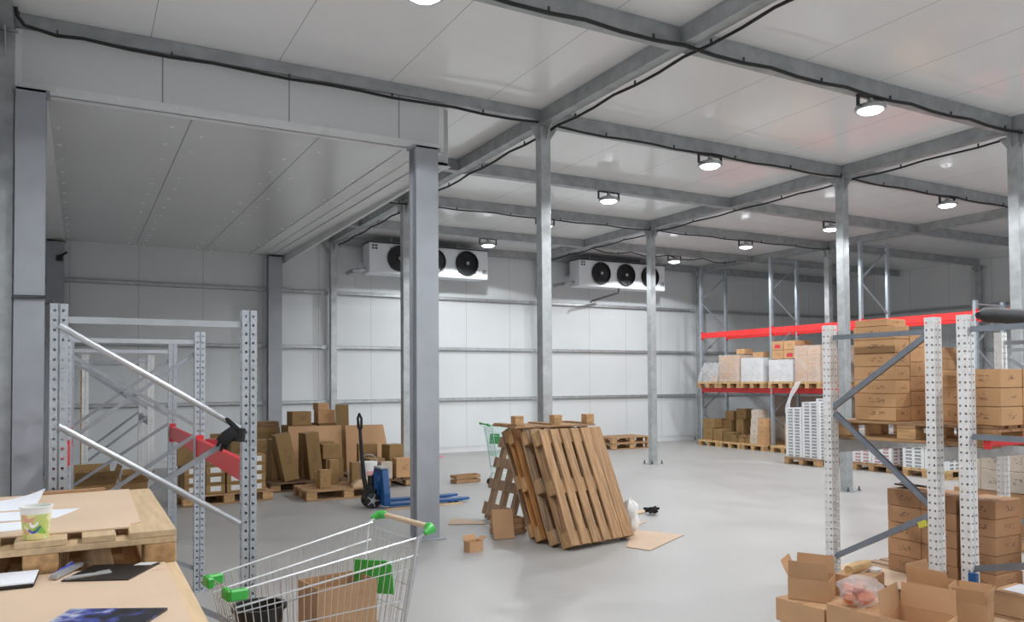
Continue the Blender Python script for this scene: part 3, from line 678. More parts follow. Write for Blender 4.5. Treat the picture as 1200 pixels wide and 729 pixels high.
sheet([(-.42, 3.4), (-.08, 3.36), (.0, 3.58), (-.35, 3.62)], TZ + .0005, 'white sheet poking out right behind the paper cup')
sheet([(-.48, 3.68), (-.16, 3.64), (-.13, 3.9), (-.45, 3.95)], TZ + .0005, 'white sheet with lifted corner behind the cup at table left', curl=.05)
# lower table: notepad, folder, knives and pens, magazine
b = MB().b2((-.16, -.09, .001), (.16, .09, .012)); o = b.build('tablet', 'black_plastic', loc=(-.275, 2.835, TL), rz=R(-2), bevel=.004)
tag(o, 'black tablet case under white paper at left of lower table', 'tablet'); MB().b2((-.158, -.088, .012), (.158, .088, .016)).build('white_page', 'paper', o)
b = MB().prism([(-.05, 2.775), (.13, 2.69), (.235, 2.885), (.04, 2.96)], .004); o = b.build('black_folder', 'black_plastic', loc=(0, 0, TL)); tag(o, 'flat black folder lying on lower table', 'folder')
MB().prism([(.155, 2.885), (.205, 2.862), (.228, 2.895), (.18, 2.918)], .0008, Matrix.Translation((0, 0, .004))).build('white_sticker', 'label', o)
def pen(p, q, mat, label, z, r=.0055):
    p, q = Vector((*p, z)), Vector((*q, z + .012)); d = q - p; b = MB(); b.tube([p, p + d * .08, p + d * .1, p + d * .95, q], [.001, r * .8, r, r, r * .7], 10)
    o = b.build('pen', mat, smooth=True); tag(o, label, 'pen'); MB().bar(p + d * .7 + Vector((0, 0, r + .001)), p + d * .97 + Vector((0, 0, r + .002)), .003, .002).build('clip', 'pen_grey', o)
pen((-.08, 2.83), (-.02, 2.95), 'pen_blue', 'slim blue pen lying left of black folder', TL + .007)
pen((-.045, 2.765), (.085, 2.735), 'pen_grey', 'grey metal pen lying across front corner of folder', TL + .0105)
b = MB(); b.prism([(0, 0), (.02, .004), (.17, .012), (.185, .02), (.17, .03), (.02, .026), (0, .022)], .012); o = b.build('box_cutter', 'pen_grey', loc=(-.06, 2.80, TL + .0045), rz=R(62)); tag(o, 'pale grey box cutter propped beside the blue pen', 'knife')
MB().prism([(.17, .013), (.23, .014), (.245, .024), (.17, .026)], .0012, Matrix.Translation((0, 0, .005))).build('blade', 'chrome', o)
b = MB(); b.prism([(-.075, 2.28), (-.02, 2.405), (.205, 2.285), (.1, 2.1), (-.02, 2.16)], .007); o = b.build('magazine', 'magazine', loc=(0, 0, TL)); tag(o, 'glossy dark magazine with blue and white cover at bottom edge', 'magazine')
b = MB()
for i in range(5): b.b2((i * .012, 0, 0), (i * .012 + .008, .012, .0004))
tag(b.build('stamp_mark', 'pink_print', loc=(.205, 2.79, TL)), 'small faded red stamp print on lower table sheet', 'print')
# black glove hanging on the left rack
g = empty('work_glove', 'black work glove draped over the brace of left shelving', 'glove', (.72, 4.6, 1.365))
g.scale = (.66, .8, .72)
b = MB(); b.tube([(.07, -.05, .0), (.02, -.055, .01), (-.03, -.055, -.02), (-.06, -.055, -.06)], [.05, .058, .055, .042], 12)
b.tube([(.065, -.05, .02), (.02, -.05, .08), (-.02, -.05, .12), (-.035, -.05, .13)], [.035, .022, .016, .006], 10)
for i, (x, z, L) in enumerate(((-.085, -.01, .05), (-.085, -.05, .06), (-.06, -.09, .055), (-.025, -.085, .045))): b.tube([(-.03, -.055, -.03), (x, -.06, z), (x - L * .3, -.06, z - L * .55)], [.018, .016, .01], 8)
b.build('palm', 'black_fabric', g, smooth=True)
MB().tube([(.06, -.05, -.05), (.07, -.05, .05)], .06, 12).build('cuff', 'black_fabric', g, smooth=True)

# ------------------------------------------------------------------ shopping carts
def cart(wire, rim, handle, plastic, label, flap):
    r = empty('shopping_cart', label, 'cart')
    RT = [(-.02, .235, .95), (.80, .155, .82)]; RB = [(.05, .19, .50), (.74, .125, .53)]   # side rim and floor lines (y mirrored)
    def pt(u, v, s):
        a = Vector(RT[0]).lerp(Vector(RT[1]), u); c = Vector(RB[0]).lerp(Vector(RB[1]), u); p = a.lerp(c, v); return Vector((p.x, p.y * s, p.z))
    b = MB()
    for s in (-1, 1):
        for i in range(27): u = i / 26; b.tube([pt(u, 0, s), pt(u, 1, s)], .0021, 5)
        for v in (.3, .62, 1): b.tube([pt(j / 6, v, s) for j in range(7)], .0030, 5)
    for i in range(9): t = i / 8; b.tube([pt(1, 0, -1).lerp(pt(1, 0, 1), t), pt(1, 1, -1).lerp(pt(1, 1, 1), t), pt(0, 1, -1).lerp(pt(0, 1, 1), t)], .0021, 5)
    for v in (.25, .5, .75, 1): b.tube([pt(1, v, -1), pt(1, v, 1)], .0026, 5)
    for i in range(8): u = i / 7; b.tube([pt(u, 1, -1), pt(u, 1, 1)], .0026, 5)
    b.build('basket', wire, r)
    b = MB(); b.tube([pt(0, 0, -1), pt(1, 0, -1), pt(1, 0, 1), pt(0, 0, 1)], .0045, 8)
    for s in (-1, 1): b.tube([pt(0, .18, s), pt(1, .22, s)], .0042, 6)
    b.build('rim', rim, r, smooth=True)
    b = MB()
    for i in range(11): t = i / 10; b.tube([pt(0, .03, -1).lerp(pt(0, .03, 1), t), pt(0, .98, -1).lerp(pt(0, .98, 1), t)], .002, 5)
    for v in (.05, .14, .5, .75, .97): b.tube([pt(0, v, -.97), pt(0, v, .97)], .0028, 5)
    gate = b.build('rear_gate', wire, r)
    b = MB(); c = pt(0, .45, 0); m = Matrix.Translation((c.x + .075, .03, c.z)) @ Matrix.Rotation(R(90 + 38), 4, 'Z') @ Matrix.Rotation(R(90 + 9), 4, 'X')
    b.prism([(-.12, -.08), (.07, -.08), (.07, .06), (.05, .08), (-.12, .08)], .006, m); b.build('child_flap', flap, gate)
    b = MB(); H0 = (-.075, .235, .985)
    b.tube([(H0[0], -.2, H0[2]), (H0[0], .2, H0[2])], .013, 12); b.build('handle', handle, r, smooth=True)
    for s in (-1, 1):
        b = MB(); b.tube([(H0[0], s * .195, H0[2]), (H0[0], s * .215, H0[2]), (H0[0] + .01, s * .25, H0[2] - .004), (H0[0] + .05, s * .255, H0[2] - .018)], [.016, .021, .022, .012], 10); b.build('handle_end', plastic, r, smooth=True)
        b = MB(); p = pt(1, 0, s); b.box(p + Vector((-.02, 0, -.012)), (.075, .034, .046)); b.box(p + Vector((.012, -s * .03, -.012)), (.03, .075, .046)); b.build('corner_bumper', plastic, r, .007)
    b = MB()
    for s in (-1, 1):
        b.tube([(H0[0] + .03, s * .25, H0[2] - .015), (.0, s * .24, .95), (.05, s * .215, .62), (.09, s * .21, .3), (.12, s * .21, .19), (.2, s * .2, .17), (.68, s * .14, .17), (.7, s * .13, .14)], .008, 8)
        b.tube([(.09, s * .21, .47), (.4, s * .17, .50), (.6, s * .15, .52)], .008, 6); b.tube([(.12, s * .21, .2), (.1, s * .21, .13)], .011, 8)
    b.tube([(.1, -.21, .3), (.1, .21, .3)], .009, 6); b.tube([(.66, -.14, .17), (.66, .14, .17)], .009, 6)
    b.build('chassis', wire, r, smooth=True)
    for x, y in ((.1, .21), (.1, -.21), (.68, .135), (.68, -.135)):
        w = MB(); mm = Matrix.Translation((x - .02, y, .055)) @ Matrix.Rotation(R(90), 4, 'X'); w.lathe([(.001, -.016), (.03, -.016), (.05, -.014), (.055, -.008), (.055, .008), (.05, .014), (.03, .016), (.001, .016)], n=18, M_=mm); wh = w.build('wheel', 'black', r, smooth=True)
        w = MB(); w.b2((x - .035, y - .024, .05), (x, y - .02, .13)).b2((x - .035, y + .02, .05), (x, y + .024, .13)).b2((x - .035, y - .024, .125), (x + .01, y + .024, .132)).lathe([(.012, .13), (.012, .15)], (x, y, 0), 8); w.build('fork', 'chrome', wh)
    return r
c1 = cart('chrome', 'chrome_rim', 'beige', 'green', 'wire shopping cart with green corners in left foreground, carton inside', 'green'); c1.location = (1.30, 3.57, 0); c1.rotation_euler.z = R(180 + 9)
c2_ = cart('mint_wire', 'mint_wire', 'green_dark', 'green_dark', 'mint green shopping cart standing behind the leaning pallets', 'green_dark'); c2_.location = (5.62, 11.05, 0); c2_.rotation_euler.z = R(-12)
def incart(x, y): a = R(189); return (1.30 + x * math.cos(a) - y * math.sin(a), 3.57 + x * math.sin(a) + y * math.cos(a))
x, y = incart(.28, 0); open_carton(x, y, .54, .28, .22, .22, R(189), (None, None, None, None), 'open brown carton lying inside the near shopping cart')
x, y = incart(.64, 0.0); b = MB(); b.lathe([(.001, 0), (.075, 0), (.105, .16), (.115, .16), (.115, .175), (.1, .175), (.07, .006), (.001, .006)], n=28)
o = b.build('black_bucket', 'black_plastic', smooth=True, loc=(x, y, .535)); tag(o, 'round black plastic bucket in front end of the near shopping cart', 'bucket')

# ------------------------------------------------------------------ pallet pile around the column
def lean_pallet(kind, base, wdir, back, label, flip=False, L=1.2, W=.8, boards=None, name='wooden_pallet'):
    """stands on its short edge: base = near left bottom corner of the visible face on the floor, back = how far the top leans away"""
    key = (kind, L, W, str(boards)); o = make_pallet(kind, L, W, boards) if key not in PROTO else copy_tree(PROTO[key]); PROTO.setdefault(key, o)
    w = Vector(wdir).normalized(); perp = Vector((-w.y, w.x, 0)); a = math.asin(back / L)
    l = perp * math.sin(a) + Vector((0, 0, math.cos(a))); n = w.cross(l)                       # n faces the viewer
    lift = .144 * abs(n.z) * -1
    c = Vector(base) + w * W / 2 + l * L / 2                                                    # centre of the visible face
    low = (.144 * n.z)                                                                          # far face reaches lower by this
    c.z += low
    if not flip: axes(o, c - n * .144, l, -w, n)                                                # deck faces the viewer
    else: axes(o, c, l, w, -n)                                                                  # underside faces the viewer
    return tag(o, label, 'pallet', 'pallets leaning in the pile')
B6 = [(-.395, .1), (-.25, .1), (-.105, .1), (.04, .1), (.2, .14), (.35, .15)]
B6 = [(-y, w) for y, w in B6]
lean_pallet('wood', (4.16, 6.42, 0), (.985, .17, 0), .48, 'front brown pallet of the leaning pile, six deck boards facing the room', W=.9, boards=B6)
lean_pallet('wood_grey', (4.12, 6.60, 0), (.985, .15, 0), .48, 'greyish pallet directly behind the front pallet of the pile', W=.88)
lean_pallet('wood_orange', (4.08, 6.83, 0), (.985, .15, 0), .50, 'orange pallet showing its underside at left of front pallet', True, W=.85)
lean_pallet('wood_grey', (4.13, 7.03, 0), (.985, .12, 0), .50, 'weathered pallet with dark edge leaning behind the orange pallet', W=.8)
tp = empty('broken_pallet', 'thin broken pallet lying upside down on top of leaning pile, loose blocks upward', 'pallet', (4.42, 7.36, 1.165))
for y in (-.2, 0, .2): MB().b2((-.5, y - .06, 0), (.5, y + .06, .02)).build('deck_board', 'wood', tp, .002)
for x in (-.43, 0, .43): MB().b2((x - .05, -.26, .0205), (x + .05, .26, .035)).build('stringer_board', 'wood', tp, .002)
for x, y in ((-.44, -.2), (.03, -.2), (.44, -.2)): MB().b2((x - .05, y - .05, .0355), (x + .05, y + .05, .125)).build('block', 'wood_end', tp, .003)
# broken pallet leaning on the left flank
br = empty('broken_pallet', 'broken pallet with three cross planks leaning at left side of pile', 'pallet')
for y in (-.28, 0, .28): MB().b2((-.5, y - .04, 0), (.5, y + .04, .06)).build('rail', 'wood_grey', br, .003)
for x, w in ((-.38, .15), (-.08, .12), (.18, .12), (.43, .13)): MB().b2((x - w / 2, -.38, .0605), (x + w / 2, .38, .08)).build('plank', 'wood_grey', br, .002)
a = R(16); axes(br, (4.45, 8.17, .48), (math.sin(a), 0, math.cos(a)), (0, -1, 0), (-math.cos(a), 0, math.sin(a)))
cr = empty('wooden_crate', 'small dark wooden crate on floor at left foot of pallet pile', 'crate', (3.98, 7.36, 0), R(8))
cr.location = (4.08, 7.56, 0)
b = MB()
for sy in (-.12, .12):
    for zz in (.03, .09, .15): b.b2((-.15, sy - .006, zz - .022), (.15, sy + .006, zz + .022))
for sx in (-.15, .15):
    for zz in (.03, .09, .15): b.b2((sx - .006, -.126, zz - .022), (sx + .006, .126, zz + .022))
b.build('slat_side', 'wood', cr); MB().b2((-.14, -.11, .004), (.14, .11, .012)).build('crate_bottom', 'wood', cr)
b = MB()
for sx in (-.132, .132):
    for sy in (-.102, .102): b.b2((sx - .012, sy - .012, .012), (sx + .012, sy + .012, .172))
b.build('corner_post', 'wood', cr)
def board(label, pts, mat='card_plain', name='cardboard_sheet', t=.006):
    """upright or leaning sheet through four corner points"""
    p = [Vector(q) for q in pts]; n = (p[1] - p[0]).cross(p[3] - p[0]).normalized() * t
    o = MB().add(p + [q + n for q in p], [(3, 2, 1, 0), (4, 5, 6, 7), (0, 1, 5, 4), (1, 2, 6, 5), (2, 3, 7, 6), (3, 0, 4, 7)]).build(name, mat); return tag(o, label, 'cardboard')
board('brown cardboard flap leaning on crate at left of pile', [(3.78, 7.32, .005), (4.0, 7.27, .005), (4.02, 7.36, .3), (3.80, 7.41, .3)])
board('pale cardboard scrap lying on floor left of the pile', [(3.72, 8.35, .003), (4.12, 8.15, .003), (4.14, 8.4, .003), (3.92, 8.7, .003)], 'panel_board')
board('large brown cardboard sheet flat on floor right of the pile', [(4.74, 6.33, .003), (4.84, 6.08, .003), (5.63, 6.50, .003), (5.36, 7.02, .003)], 'panel_board')
board('pale cardboard sheet lying behind the front pallet', [(5.6, 7.6, .003), (6.25, 7.9, .003), (6.1, 8.6, .003), (5.5, 8.3, .003)], 'wood_light')
board('small round edged cardboard piece right of the pile', [(5.55, 7.2, .003), (5.75, 7.3, .003), (5.7, 7.45, .003), (5.5, 7.38, .003)], 'panel_board')
# white foam bag and black strap
b = MB(); vs = []; n = 14
for i in range(n + 1):
    for j in range(n):
        t = math.pi * i / n; p = 2 * math.pi * j / n; k = 1 + .25 * math.sin(3 * p + i) + .2 * math.sin(5 * t + 2 * p)
        vs.append((.075 * math.sin(t) * math.cos(p) * k, .10 * math.sin(t) * math.sin(p) * k, .18 + .18 * math.cos(t) * (1 + .08 * math.sin(4 * p))))
b.add(vs, [(i * n + j, (i + 1) * n + j, (i + 1) * n + (j + 1) % n, i * n + (j + 1) % n) for i in range(n) for j in range(n)])
tag(b.build('plastic_bag', 'foam', smooth=True, loc=(5.2, 6.86, .012)), 'crumpled white plastic bag tucked beside front pallet', 'bag')
b = MB()
for i in range(7): b.tube([(rnd.uniform(-.1, .1), rnd.uniform(-.07, .07), .02 + .05 * rnd.random()) for _ in range(5)], .018, 6)
tag(b.build('black_strap', 'black_fabric', smooth=True, loc=(6.2, 7.72, .012)), 'tangle of black strap on floor right of pile', 'strap')
# small bits on floor
open_carton(3.36, 6.94, 0, .16, .1, .1, R(10), (70, 60, None, 40), 'torn little carton on floor between thick column and pile', fl=.06)
cr2 = empty('wooden_crate', 'low wooden crate on floor beside the mint green cart', 'crate', (5.55, 11.75, 0), R(5))
b = MB()
for sy in (-.1, .1):
    for zz in (.03, .1): b.b2((-.22, sy - .006, zz - .025), (.22, sy + .006, zz + .025))
for sx in (-.22, .22):
    for zz in (.03, .1): b.b2((sx - .006, -.106, zz - .025), (sx + .006, .106, zz + .025))
b.build('slat_side', 'wood', cr2); MB().b2((-.2, -.09, .004), (.2, .09, .02)).build('crate_bottom', 'wood', cr2)
for k in range(2): pallet('wood', 11.72, 15.75, k * .144, R(0), ['lower', 'upper'][k] + ' pallet of the low stack by back wall behind the pile')
tag(MB().b2((-.12, -.05, 0), (.12, .05, .006)).b2((-.02, -.03, .006), (.06, .03, .03)).build('litter', 'pink_print', loc=(6.9, 15.9, 0)), 'scrap of reddish litter on floor at back wall', 'litter')

# ------------------------------------------------------------------ pallet jack
J = empty('pallet_jack', 'blue pallet jack with raised black handle left of the thick column', 'pallet jack', (3.40, 10.05, 0), R(0))
b = MB()
for sy in (-.19, .19):
    b.b2((.12, sy - .08, .055), (1.18, sy + .08, .062)).b2((.12, sy - .08, .03), (1.18, sy - .074, .062)).b2((.12, sy + .074, .03), (1.18, sy + .08, .062)); b.prism([(1.18, sy - .08), (1.3, sy - .04), (1.3, sy + .04), (1.18, sy + .08)], .03, Matrix.Translation((0, 0, .034)))
b.build('fork', 'blue', J, .004)
b = MB(); b.prism([(-.26, .04), (.26, .04), (.25, .2), (.17, .5), (-.17, .5), (-.25, .2)], .09, Matrix(((0, 0, 1, .06), (1, 0, 0, 0), (0, 1, 0, 0), (0, 0, 0, 1)))); b.build('lift_frame', 'blue', J, .01)
MB().b2((.05, -.15, .5005), (.16, .15, .53)).build('frame_cap', 'pen_grey', J, .01); MB().b2((.0, -.06, .12), (.0595, .06, .44)).build('ram_housing', 'blue', J, .01)
MB().b2((.055, -.06, .34), (.0595, .06, .42)).build('maker_plate', 'label', J)
b = MB(); b.lathe([(.06, .13), (.06, .3), (.035, .3), (.035, .42), (.001, .42)], (-.04, 0, 0), 14); b.b2((-.13, -.06, .12), (.03, .06, .24)); b.build('pump', 'black_plastic', J, smooth=True)
b = MB(); b.tube([(-.09, 0, .2), (-.13, 0, .4), (-.16, 0, .75), (-.18, 0, 1.02)], [.035, .03, .026, .022], 10); h = b.build('handle', 'black_plastic', J, smooth=True)
b = MB(); b.tube([(-.18, 0, 1.02), (-.182, -.07, 1.06), (-.186, -.075, 1.18), (-.19, 0, 1.235), (-.186, .075, 1.18), (-.182, .07, 1.06)], .017, 8, True); b.tube([(-.182, 0, 1.03), (-.2, 0, 1.15)], .01, 6); b.build('grip', 'black', h, smooth=True)
for sy in (-.075, .075):
    w = MB(); mm = Matrix.Translation((-.04, sy, .1)) @ Matrix.Rotation(R(90), 4, 'X'); w.lathe([(.03, -.028), (.085, -.028), (.1, -.02), (.1, .02), (.085, .028), (.03, .028)], n=22, M_=mm); q = w.build('steer_wheel', 'black', J, smooth=True)
    w = MB(); w.lathe([(.001, -.032), (.03, -.032), (.034, -.03), (.034, .03), (.03, .032), (.001, .032)], n=14, M_=mm)
    for t in range(5): a = t * 2 * math.pi / 5; w.bar(mm @ Vector((.03 * math.cos(a), .03 * math.sin(a), .03 if sy > 0 else .03)), mm @ Vector((.085 * math.cos(a), .085 * math.sin(a), .03)), .012, .004, (0, 1, 0))
    w.build('wheel_hub', 'pen_grey', q)
for sy in (-.19, .19):
    w = MB()
    for x in (1.02, 1.11): w.lathe([(.001, -.04), (.026, -.04), (.026, .04), (.001, .04)], n=12, M_=Matrix.Translation((x, sy, .027)) @ Matrix.Rotation(R(90), 4, 'X'))
    w.build('load_roller', 'steel_dark', J, smooth=True)
tag(MB().b2((-.6, -.03, 0), (.5, .03, .018)).build('wood_batten', 'wood_light', loc=(4.05, 9.72, 0), rz=R(2)), 'pale wooden batten on floor before the pallet jack', 'wood strip')

# ------------------------------------------------------------------ heap at the back left
G = 'old cartons in the back left heap'
pallet('wood', 3.35, 11.36, 0, 0, 'pallet on floor just behind the pallet jack')
pallet('wood_dark', 3.1, 12.5, 0, 0, 'darker pallet under the tall leaning cartons')
pallet('wood', 2.45, 13.65, 0, 0, 'pallet deep in shade at left of the heap')
def leanbox(x, y, z, sx, sy, sz, ax, ay, rz, label, mat='card_old'):
    o = carton(x, y, z, sx, sy, sz, label, G, rz, mat); o.rotation_euler = (R(ax), R(ay), rz); return o
leanbox(2.83, 12.3, .165, .22, .3, .72, 0, -12, 0, 'tall narrow carton leaning at left on the darker pallet')
leanbox(3.22, 12.36, .155, .2, .3, .72, 0, -6, 0, 'tall narrow carton leaning beside its twin on darker pallet')
carton(3.5, 12.45, .146, .3, .3, .3, 'squat old carton right of the tall leaning cartons', G, .2, 'card_old'); carton(3.5, 12.45, .449, .28, .28, .22, 'small old carton on top of the squat one', G, -.1, 'card_old')
carton(3.45, 12.8, .146, .35, .28, .55, 'brown carton behind the squat one', G, 0, 'card_old'); carton(2.72, 12.7, .146, .25, .3, .62, 'upright old carton behind left leaning carton', G, .05, 'card_old')
carton(3.18, 12.74, .146, .18, .2, .7, 'narrow old carton between the leaning pair', G, .05, 'card_old')
carton(3.05, 11.2, .146, .16, .12, .26, 'small dark tin shaped carton on pallet behind the jack', G, .2, 'card_old'); carton(3.12, 11.55, .146, .2, .16, .2, 'small carton at back of that pallet', G, -.2, 'card_old')
carton(3.52, 11.25, .146, .12, .1, .34, 'narrow upright carton on pallet next to the bucket', G, .1, 'card_old')
carton(3.3, 11.6, .146, .14, .12, .36, 'dark upright box at back middle of jack pallet', G, .1, 'card_old')
b = MB(); b.prism([(0, 0), (.3, 0), (.3, .05), (.22, .1), (.1, .1), (0, .04)], .12, Matrix.Rotation(R(90), 4, 'X')); tag(b.build('wood_offcut', 'wood_light', loc=(3.42, 11.12, .1445)), 'pale wood offcut at front of pallet behind jack', 'wood')
bk = empty('white_bucket', 'white plastic bucket on pallet behind the pallet jack', 'bucket', (3.74, 11.3, .144)); MB().lathe([(.001, 0), (.11, 0), (.135, .3), (.142, .3), (.142, .33), (.001, .33)], n=24).build('tub', 'white_plastic', bk, smooth=True)
MB().tube([(.14 * math.cos(t * math.pi / 12), -.02 - .0 * t, .31 + .13 * math.sin(t * math.pi / 12)) for t in range(13)], .005, 6).build('bail_handle', 'pen_grey', bk); MB().b2((-.05, -.132, .13), (.04, -.125, .2)).build('printed_label', 'pink_print', bk)
carton(3.83, 11.58, .146, .12, .1, .2, 'little white and red carton right of the bucket', G, .2, 'label')
b = MB().lathe([(.001, .0), (.06, 0), (.06, .18), (.03, .2), (.03, .23), (.001, .23)], n=16); tag(b.build('tin_can', 'white_plastic', loc=(3.6, 11.65, .144), smooth=True), 'pale canister behind the white bucket', 'can')
pallet('wood_dark', 4.22, 12.38, 0, R(90), 'pallet behind jack handle beneath torn cartons')
carton(4.1, 12.1, .146, .25, .3, .3, 'old carton behind the jack handle', G, .1, 'card_old'); carton(4.44, 12.16, .146, .26, .25, .5, 'taller torn carton behind the jack, right side', G, .2, 'card_old'); carton(4.49, 11.86, .146, .25, .2, .3, 'orange toned carton right of the jack body', G, -.05, 'card')
carton(4.12, 12.5, .146, .3, .3, .5, 'rounded old carton left behind the jack handle', G, -.2, 'card_old')
carton(4.2, 11.84, .146, .18, .16, .26, 'white topped carton directly behind blue jack frame', G, 0, 'card_grey')
board('wide brown board standing behind the leaning cartons', [(3.1, 13.5, .02), (4.02, 13.5, .02), (4.02, 13.62, .9), (3.1, 13.62, .9)], 'card_plain')
board('tall narrow dark board standing above the heap', [(3.96, 13.7, .02), (4.2, 13.7, .02), (4.2, 13.78, 1.26), (3.96, 13.78, 1.26)], 'card_old')
board('large brown sheet right of the heap with slanted edge', [(4.06, 13.4, .02), (4.86, 13.3, .02), (4.72, 13.42, .9), (4.06, 13.5, .9)], 'card_plain')
board('low brown sheet at left end of the heap', [(1.95, 14.3, .02), (3.05, 14.3, .02), (3.05, 14.4, .78), (1.95, 14.4, .78)], 'card_old')
for i, (x, y, s, h) in enumerate(((3.4, 14.1, .5, .9), (3.95, 14.15, .5, .92), (2.9, 14.75, .5, .85))): carton(x, y, 0, s, s, h, ['big carton behind the wide board, left', 'big carton behind the tall dark board', 'big carton behind low sheet'][i], G, .02, 'card_old')
carton(3.4, 14.1, .903, .34, .3, .24, 'small carton on top of heap left of the taller one', G, .1, 'card_old'); carton(3.86, 14.12, .923, .3, .3, .24, 'carton on top of heap beside the tall dark board', G, .0, 'card'); carton(3.8, 14.14, 1.166, .2, .24, .12, 'torn carton topmost on the heap', G, .15, 'card')
carton(2.95, 14.75, .853, .4, .3, .1, 'flat dark carton behind the grey back column', G, .1, 'wood_dark')
for i, (x, y, z, sx, sy, sz) in enumerate(((2.2, 13.5, .146, .3, .4, .3), (2.55, 13.55, .146, .3, .4, .34), (2.86, 13.6, .146, .28, .4, .28), (2.25, 13.5, .449, .28, .35, .25), (2.6, 13.55, .489, .3, .35, .22))):
    carton(x, y, z, sx, sy, sz, ['leftmost low carton on shaded pallet', 'middle low carton on shaded pallet', 'rightmost low carton on shaded pallet', 'upper left carton on shaded pallet', 'upper right carton on shaded pallet'][i], G, rnd.uniform(-.1, .1), 'card_old')

# ------------------------------------------------------------------ pallet with labelled cartons behind the left rack
pallet('wood', 1.75, 11.75, 0, R(6), 'pallet of white labelled cartons behind the left shelving')
lbl = MB().b2((-.07, -.0015, .03), (.07, 0, .10)).mesh('white_label', 'label')
for i in range(4):
    for k in range(4 if i else 3):
        o = carton(1.34 + i * .27, 11.55, .146 + k * .128, .25, .3, .125, 'carton with white label, %s column, %s layer, behind left shelving' % (NTH[i], ORD[k]), 'white labelled cartons', R(4), 'card_old', False)
        q = bpy.data.objects.new('white_label', lbl); col.objects.link(q); q.parent = o; q.location = (0, -.1505, 0)
for i in range(4): carton(1.34 + i * .27, 11.9, .146, .25, .3, .36 + .05 * (i % 2), 'carton in back row of labelled pallet, %s from left' % NTH[i], 'white labelled cartons', R(4), 'card_old')
carton(1.29, 11.92, .51, .3, .28, .26, 'brown carton heaped on back of labelled pallet, left', 'white labelled cartons', .2, 'card_old'); carton(1.62, 11.9, .56, .25, .25, .3, 'carton with red side heaped on labelled pallet', 'white labelled cartons', -.1, 'redplastic')
# cartons and red white bag behind the table
pallet('wood_dark', .3, 10.0, 0, R(90), 'dark pallet behind the table under torn cartons')
open_carton(.12, 9.75, .146, .4, .4, .42, R(5), (30, 20, 40, 20), 'torn open carton behind the higher table with red plastic', mat='card_old')
open_carton(.56, 10.3, .146, .28, .3, .35, R(-4), (30, 30, 40, 20), 'second torn open carton right of it behind the table', mat='card_old')
for i, (x, y, z, m, lb) in enumerate(((.1, 9.75, .44, 'redplastic', 'red plastic bag stuffed in torn carton behind table'), (.56, 10.3, .40, 'foam', 'white and grey bag on torn carton behind table'), (.44, 9.62, .125, 'redplastic', 'small red wrapper between the torn cartons'))):
    b = MB(); n = 12; vs = []; s = (.14, .10, .07)[i]
    for a in range(n + 1):
        for j in range(n): t = math.pi * a / n; p = 2 * math.pi * j / n; k = 1 + .25 * math.sin(3 * p + a + i); vs.append((s * math.sin(t) * math.cos(p) * k, s * math.sin(t) * math.sin(p) * k, s * .8 * math.cos(t)))
    b.add(vs, [(a * n + j, (a + 1) * n + j, (a + 1) * n + (j + 1) % n, a * n + (j + 1) % n) for a in range(n) for j in range(n)]); tag(b.build('plastic_bag', m, smooth=True, loc=(x, y, z + .08)), lb, 'bag')
tag(MB().b2((-.03, -.1, 0), (.03, .1, 1.9)).build('wood_plank', 'wood_yellow', loc=(.02, 14.6, 0)), 'narrow yellow plank standing upright behind left shelving', 'plank')

# ------------------------------------------------------------------ right foreground: pallet in rack with cartons
PZ = 1.2
pallet('wood', 5.5, 3.54, PZ, R(90), 'pallet resting on the rack behind white uprights, carrying stacked cartons')
g1 = 'cartons on the raised pallet'
z0 = PZ + .146; s = .098
for k in range(7):
    carton(5.205, 3.80, z0 + k * .099, .165, .34, .097, 'long carton in left stack on raised pallet, %s layer up' % ORD[k], g1, rnd.uniform(-.01, .01))
    if k < 6: carton(5.385, 3.80, z0 + k * .107, .18, .34, .105, 'carton in second column of left raised stack, %s layer up' % ORD[k], g1, rnd.uniform(-.01, .01))
carton(5.24, 3.83, z0 + 7 * .099, .22, .26, .05, 'flat carton topmost on the left raised stack', g1)
for k in range(3):
    for j, (xx, yy) in enumerate(((5.245, 3.04), (5.5, 3.04), (5.5, 3.36))):
        carton(xx, yy, z0 + k * .122, .24, .29, .119, 'carton in right raised stack, %s layer, %s' % (ORD[k], ['near front', 'near back', 'far back'][j]), g1, rnd.uniform(-.012, .012))
for k in range(3): carton(5.74, 3.75, z0 + k * .122, .22, .3, .119, 'carton at rear of raised pallet behind left stack, %s layer' % ORD[k], g1, .01)
# lower cartons on floor pallet
pallet('wood_grey', 5.63, 3.75, 0, R(90), 'pallet on floor under the brown cartons behind white uprights')
g2 = 'cartons stacked on floor behind the uprights'
stack(5.6, 3.5, .146, 1, 2, 5, .3, .275, .126, 'left floor stack', g2, 'card_low', kind='ruddy brown carton')
stack(5.6, 3.22, .146, 1, 1, 5, .32, .25, .126, 'middle floor stack', g2, 'card_low', kind='ruddy brown carton')
tag(MB().b2((-.13, -.02, 0), (.13, .02, .012)).b2((-.05, .02, 0), (.1, .1, .012)).build('black_strip', 'black_plastic', loc=(5.78, 3.95, .806), rz=R(80)), 'black plastic strips on top of left floor carton stack', 'strip')
pallet('wood_grey', 6.54, 2.72, 0, 0, 'pallet on floor under the ruddy cartons at right edge')
stack(5.98, 2.62, .146, 3, 2, 4, .36, .26, .155, 'right floor stack', g2, 'card_low', kind='ruddy brown carton', skip=lambda i, j, k: (k == 3 and j == 0))
pallet('wood_grey', 8.4, 4.55, 0, 0, 'pallet on floor far right under greyish wrapped cartons')
stack(7.82, 4.18, .146, 2, 2, 2, .5, .36, .2, 'far right wrapped load', 'cartons on far right wrapped load', 'card_low', kind='brown carton')
stack(7.82, 4.18, .553, 3, 3, 2, .3, .22, .2, 'grey wrapped top of far right load', 'cartons on far right wrapped load', 'card_grey', kind='greyish carton')
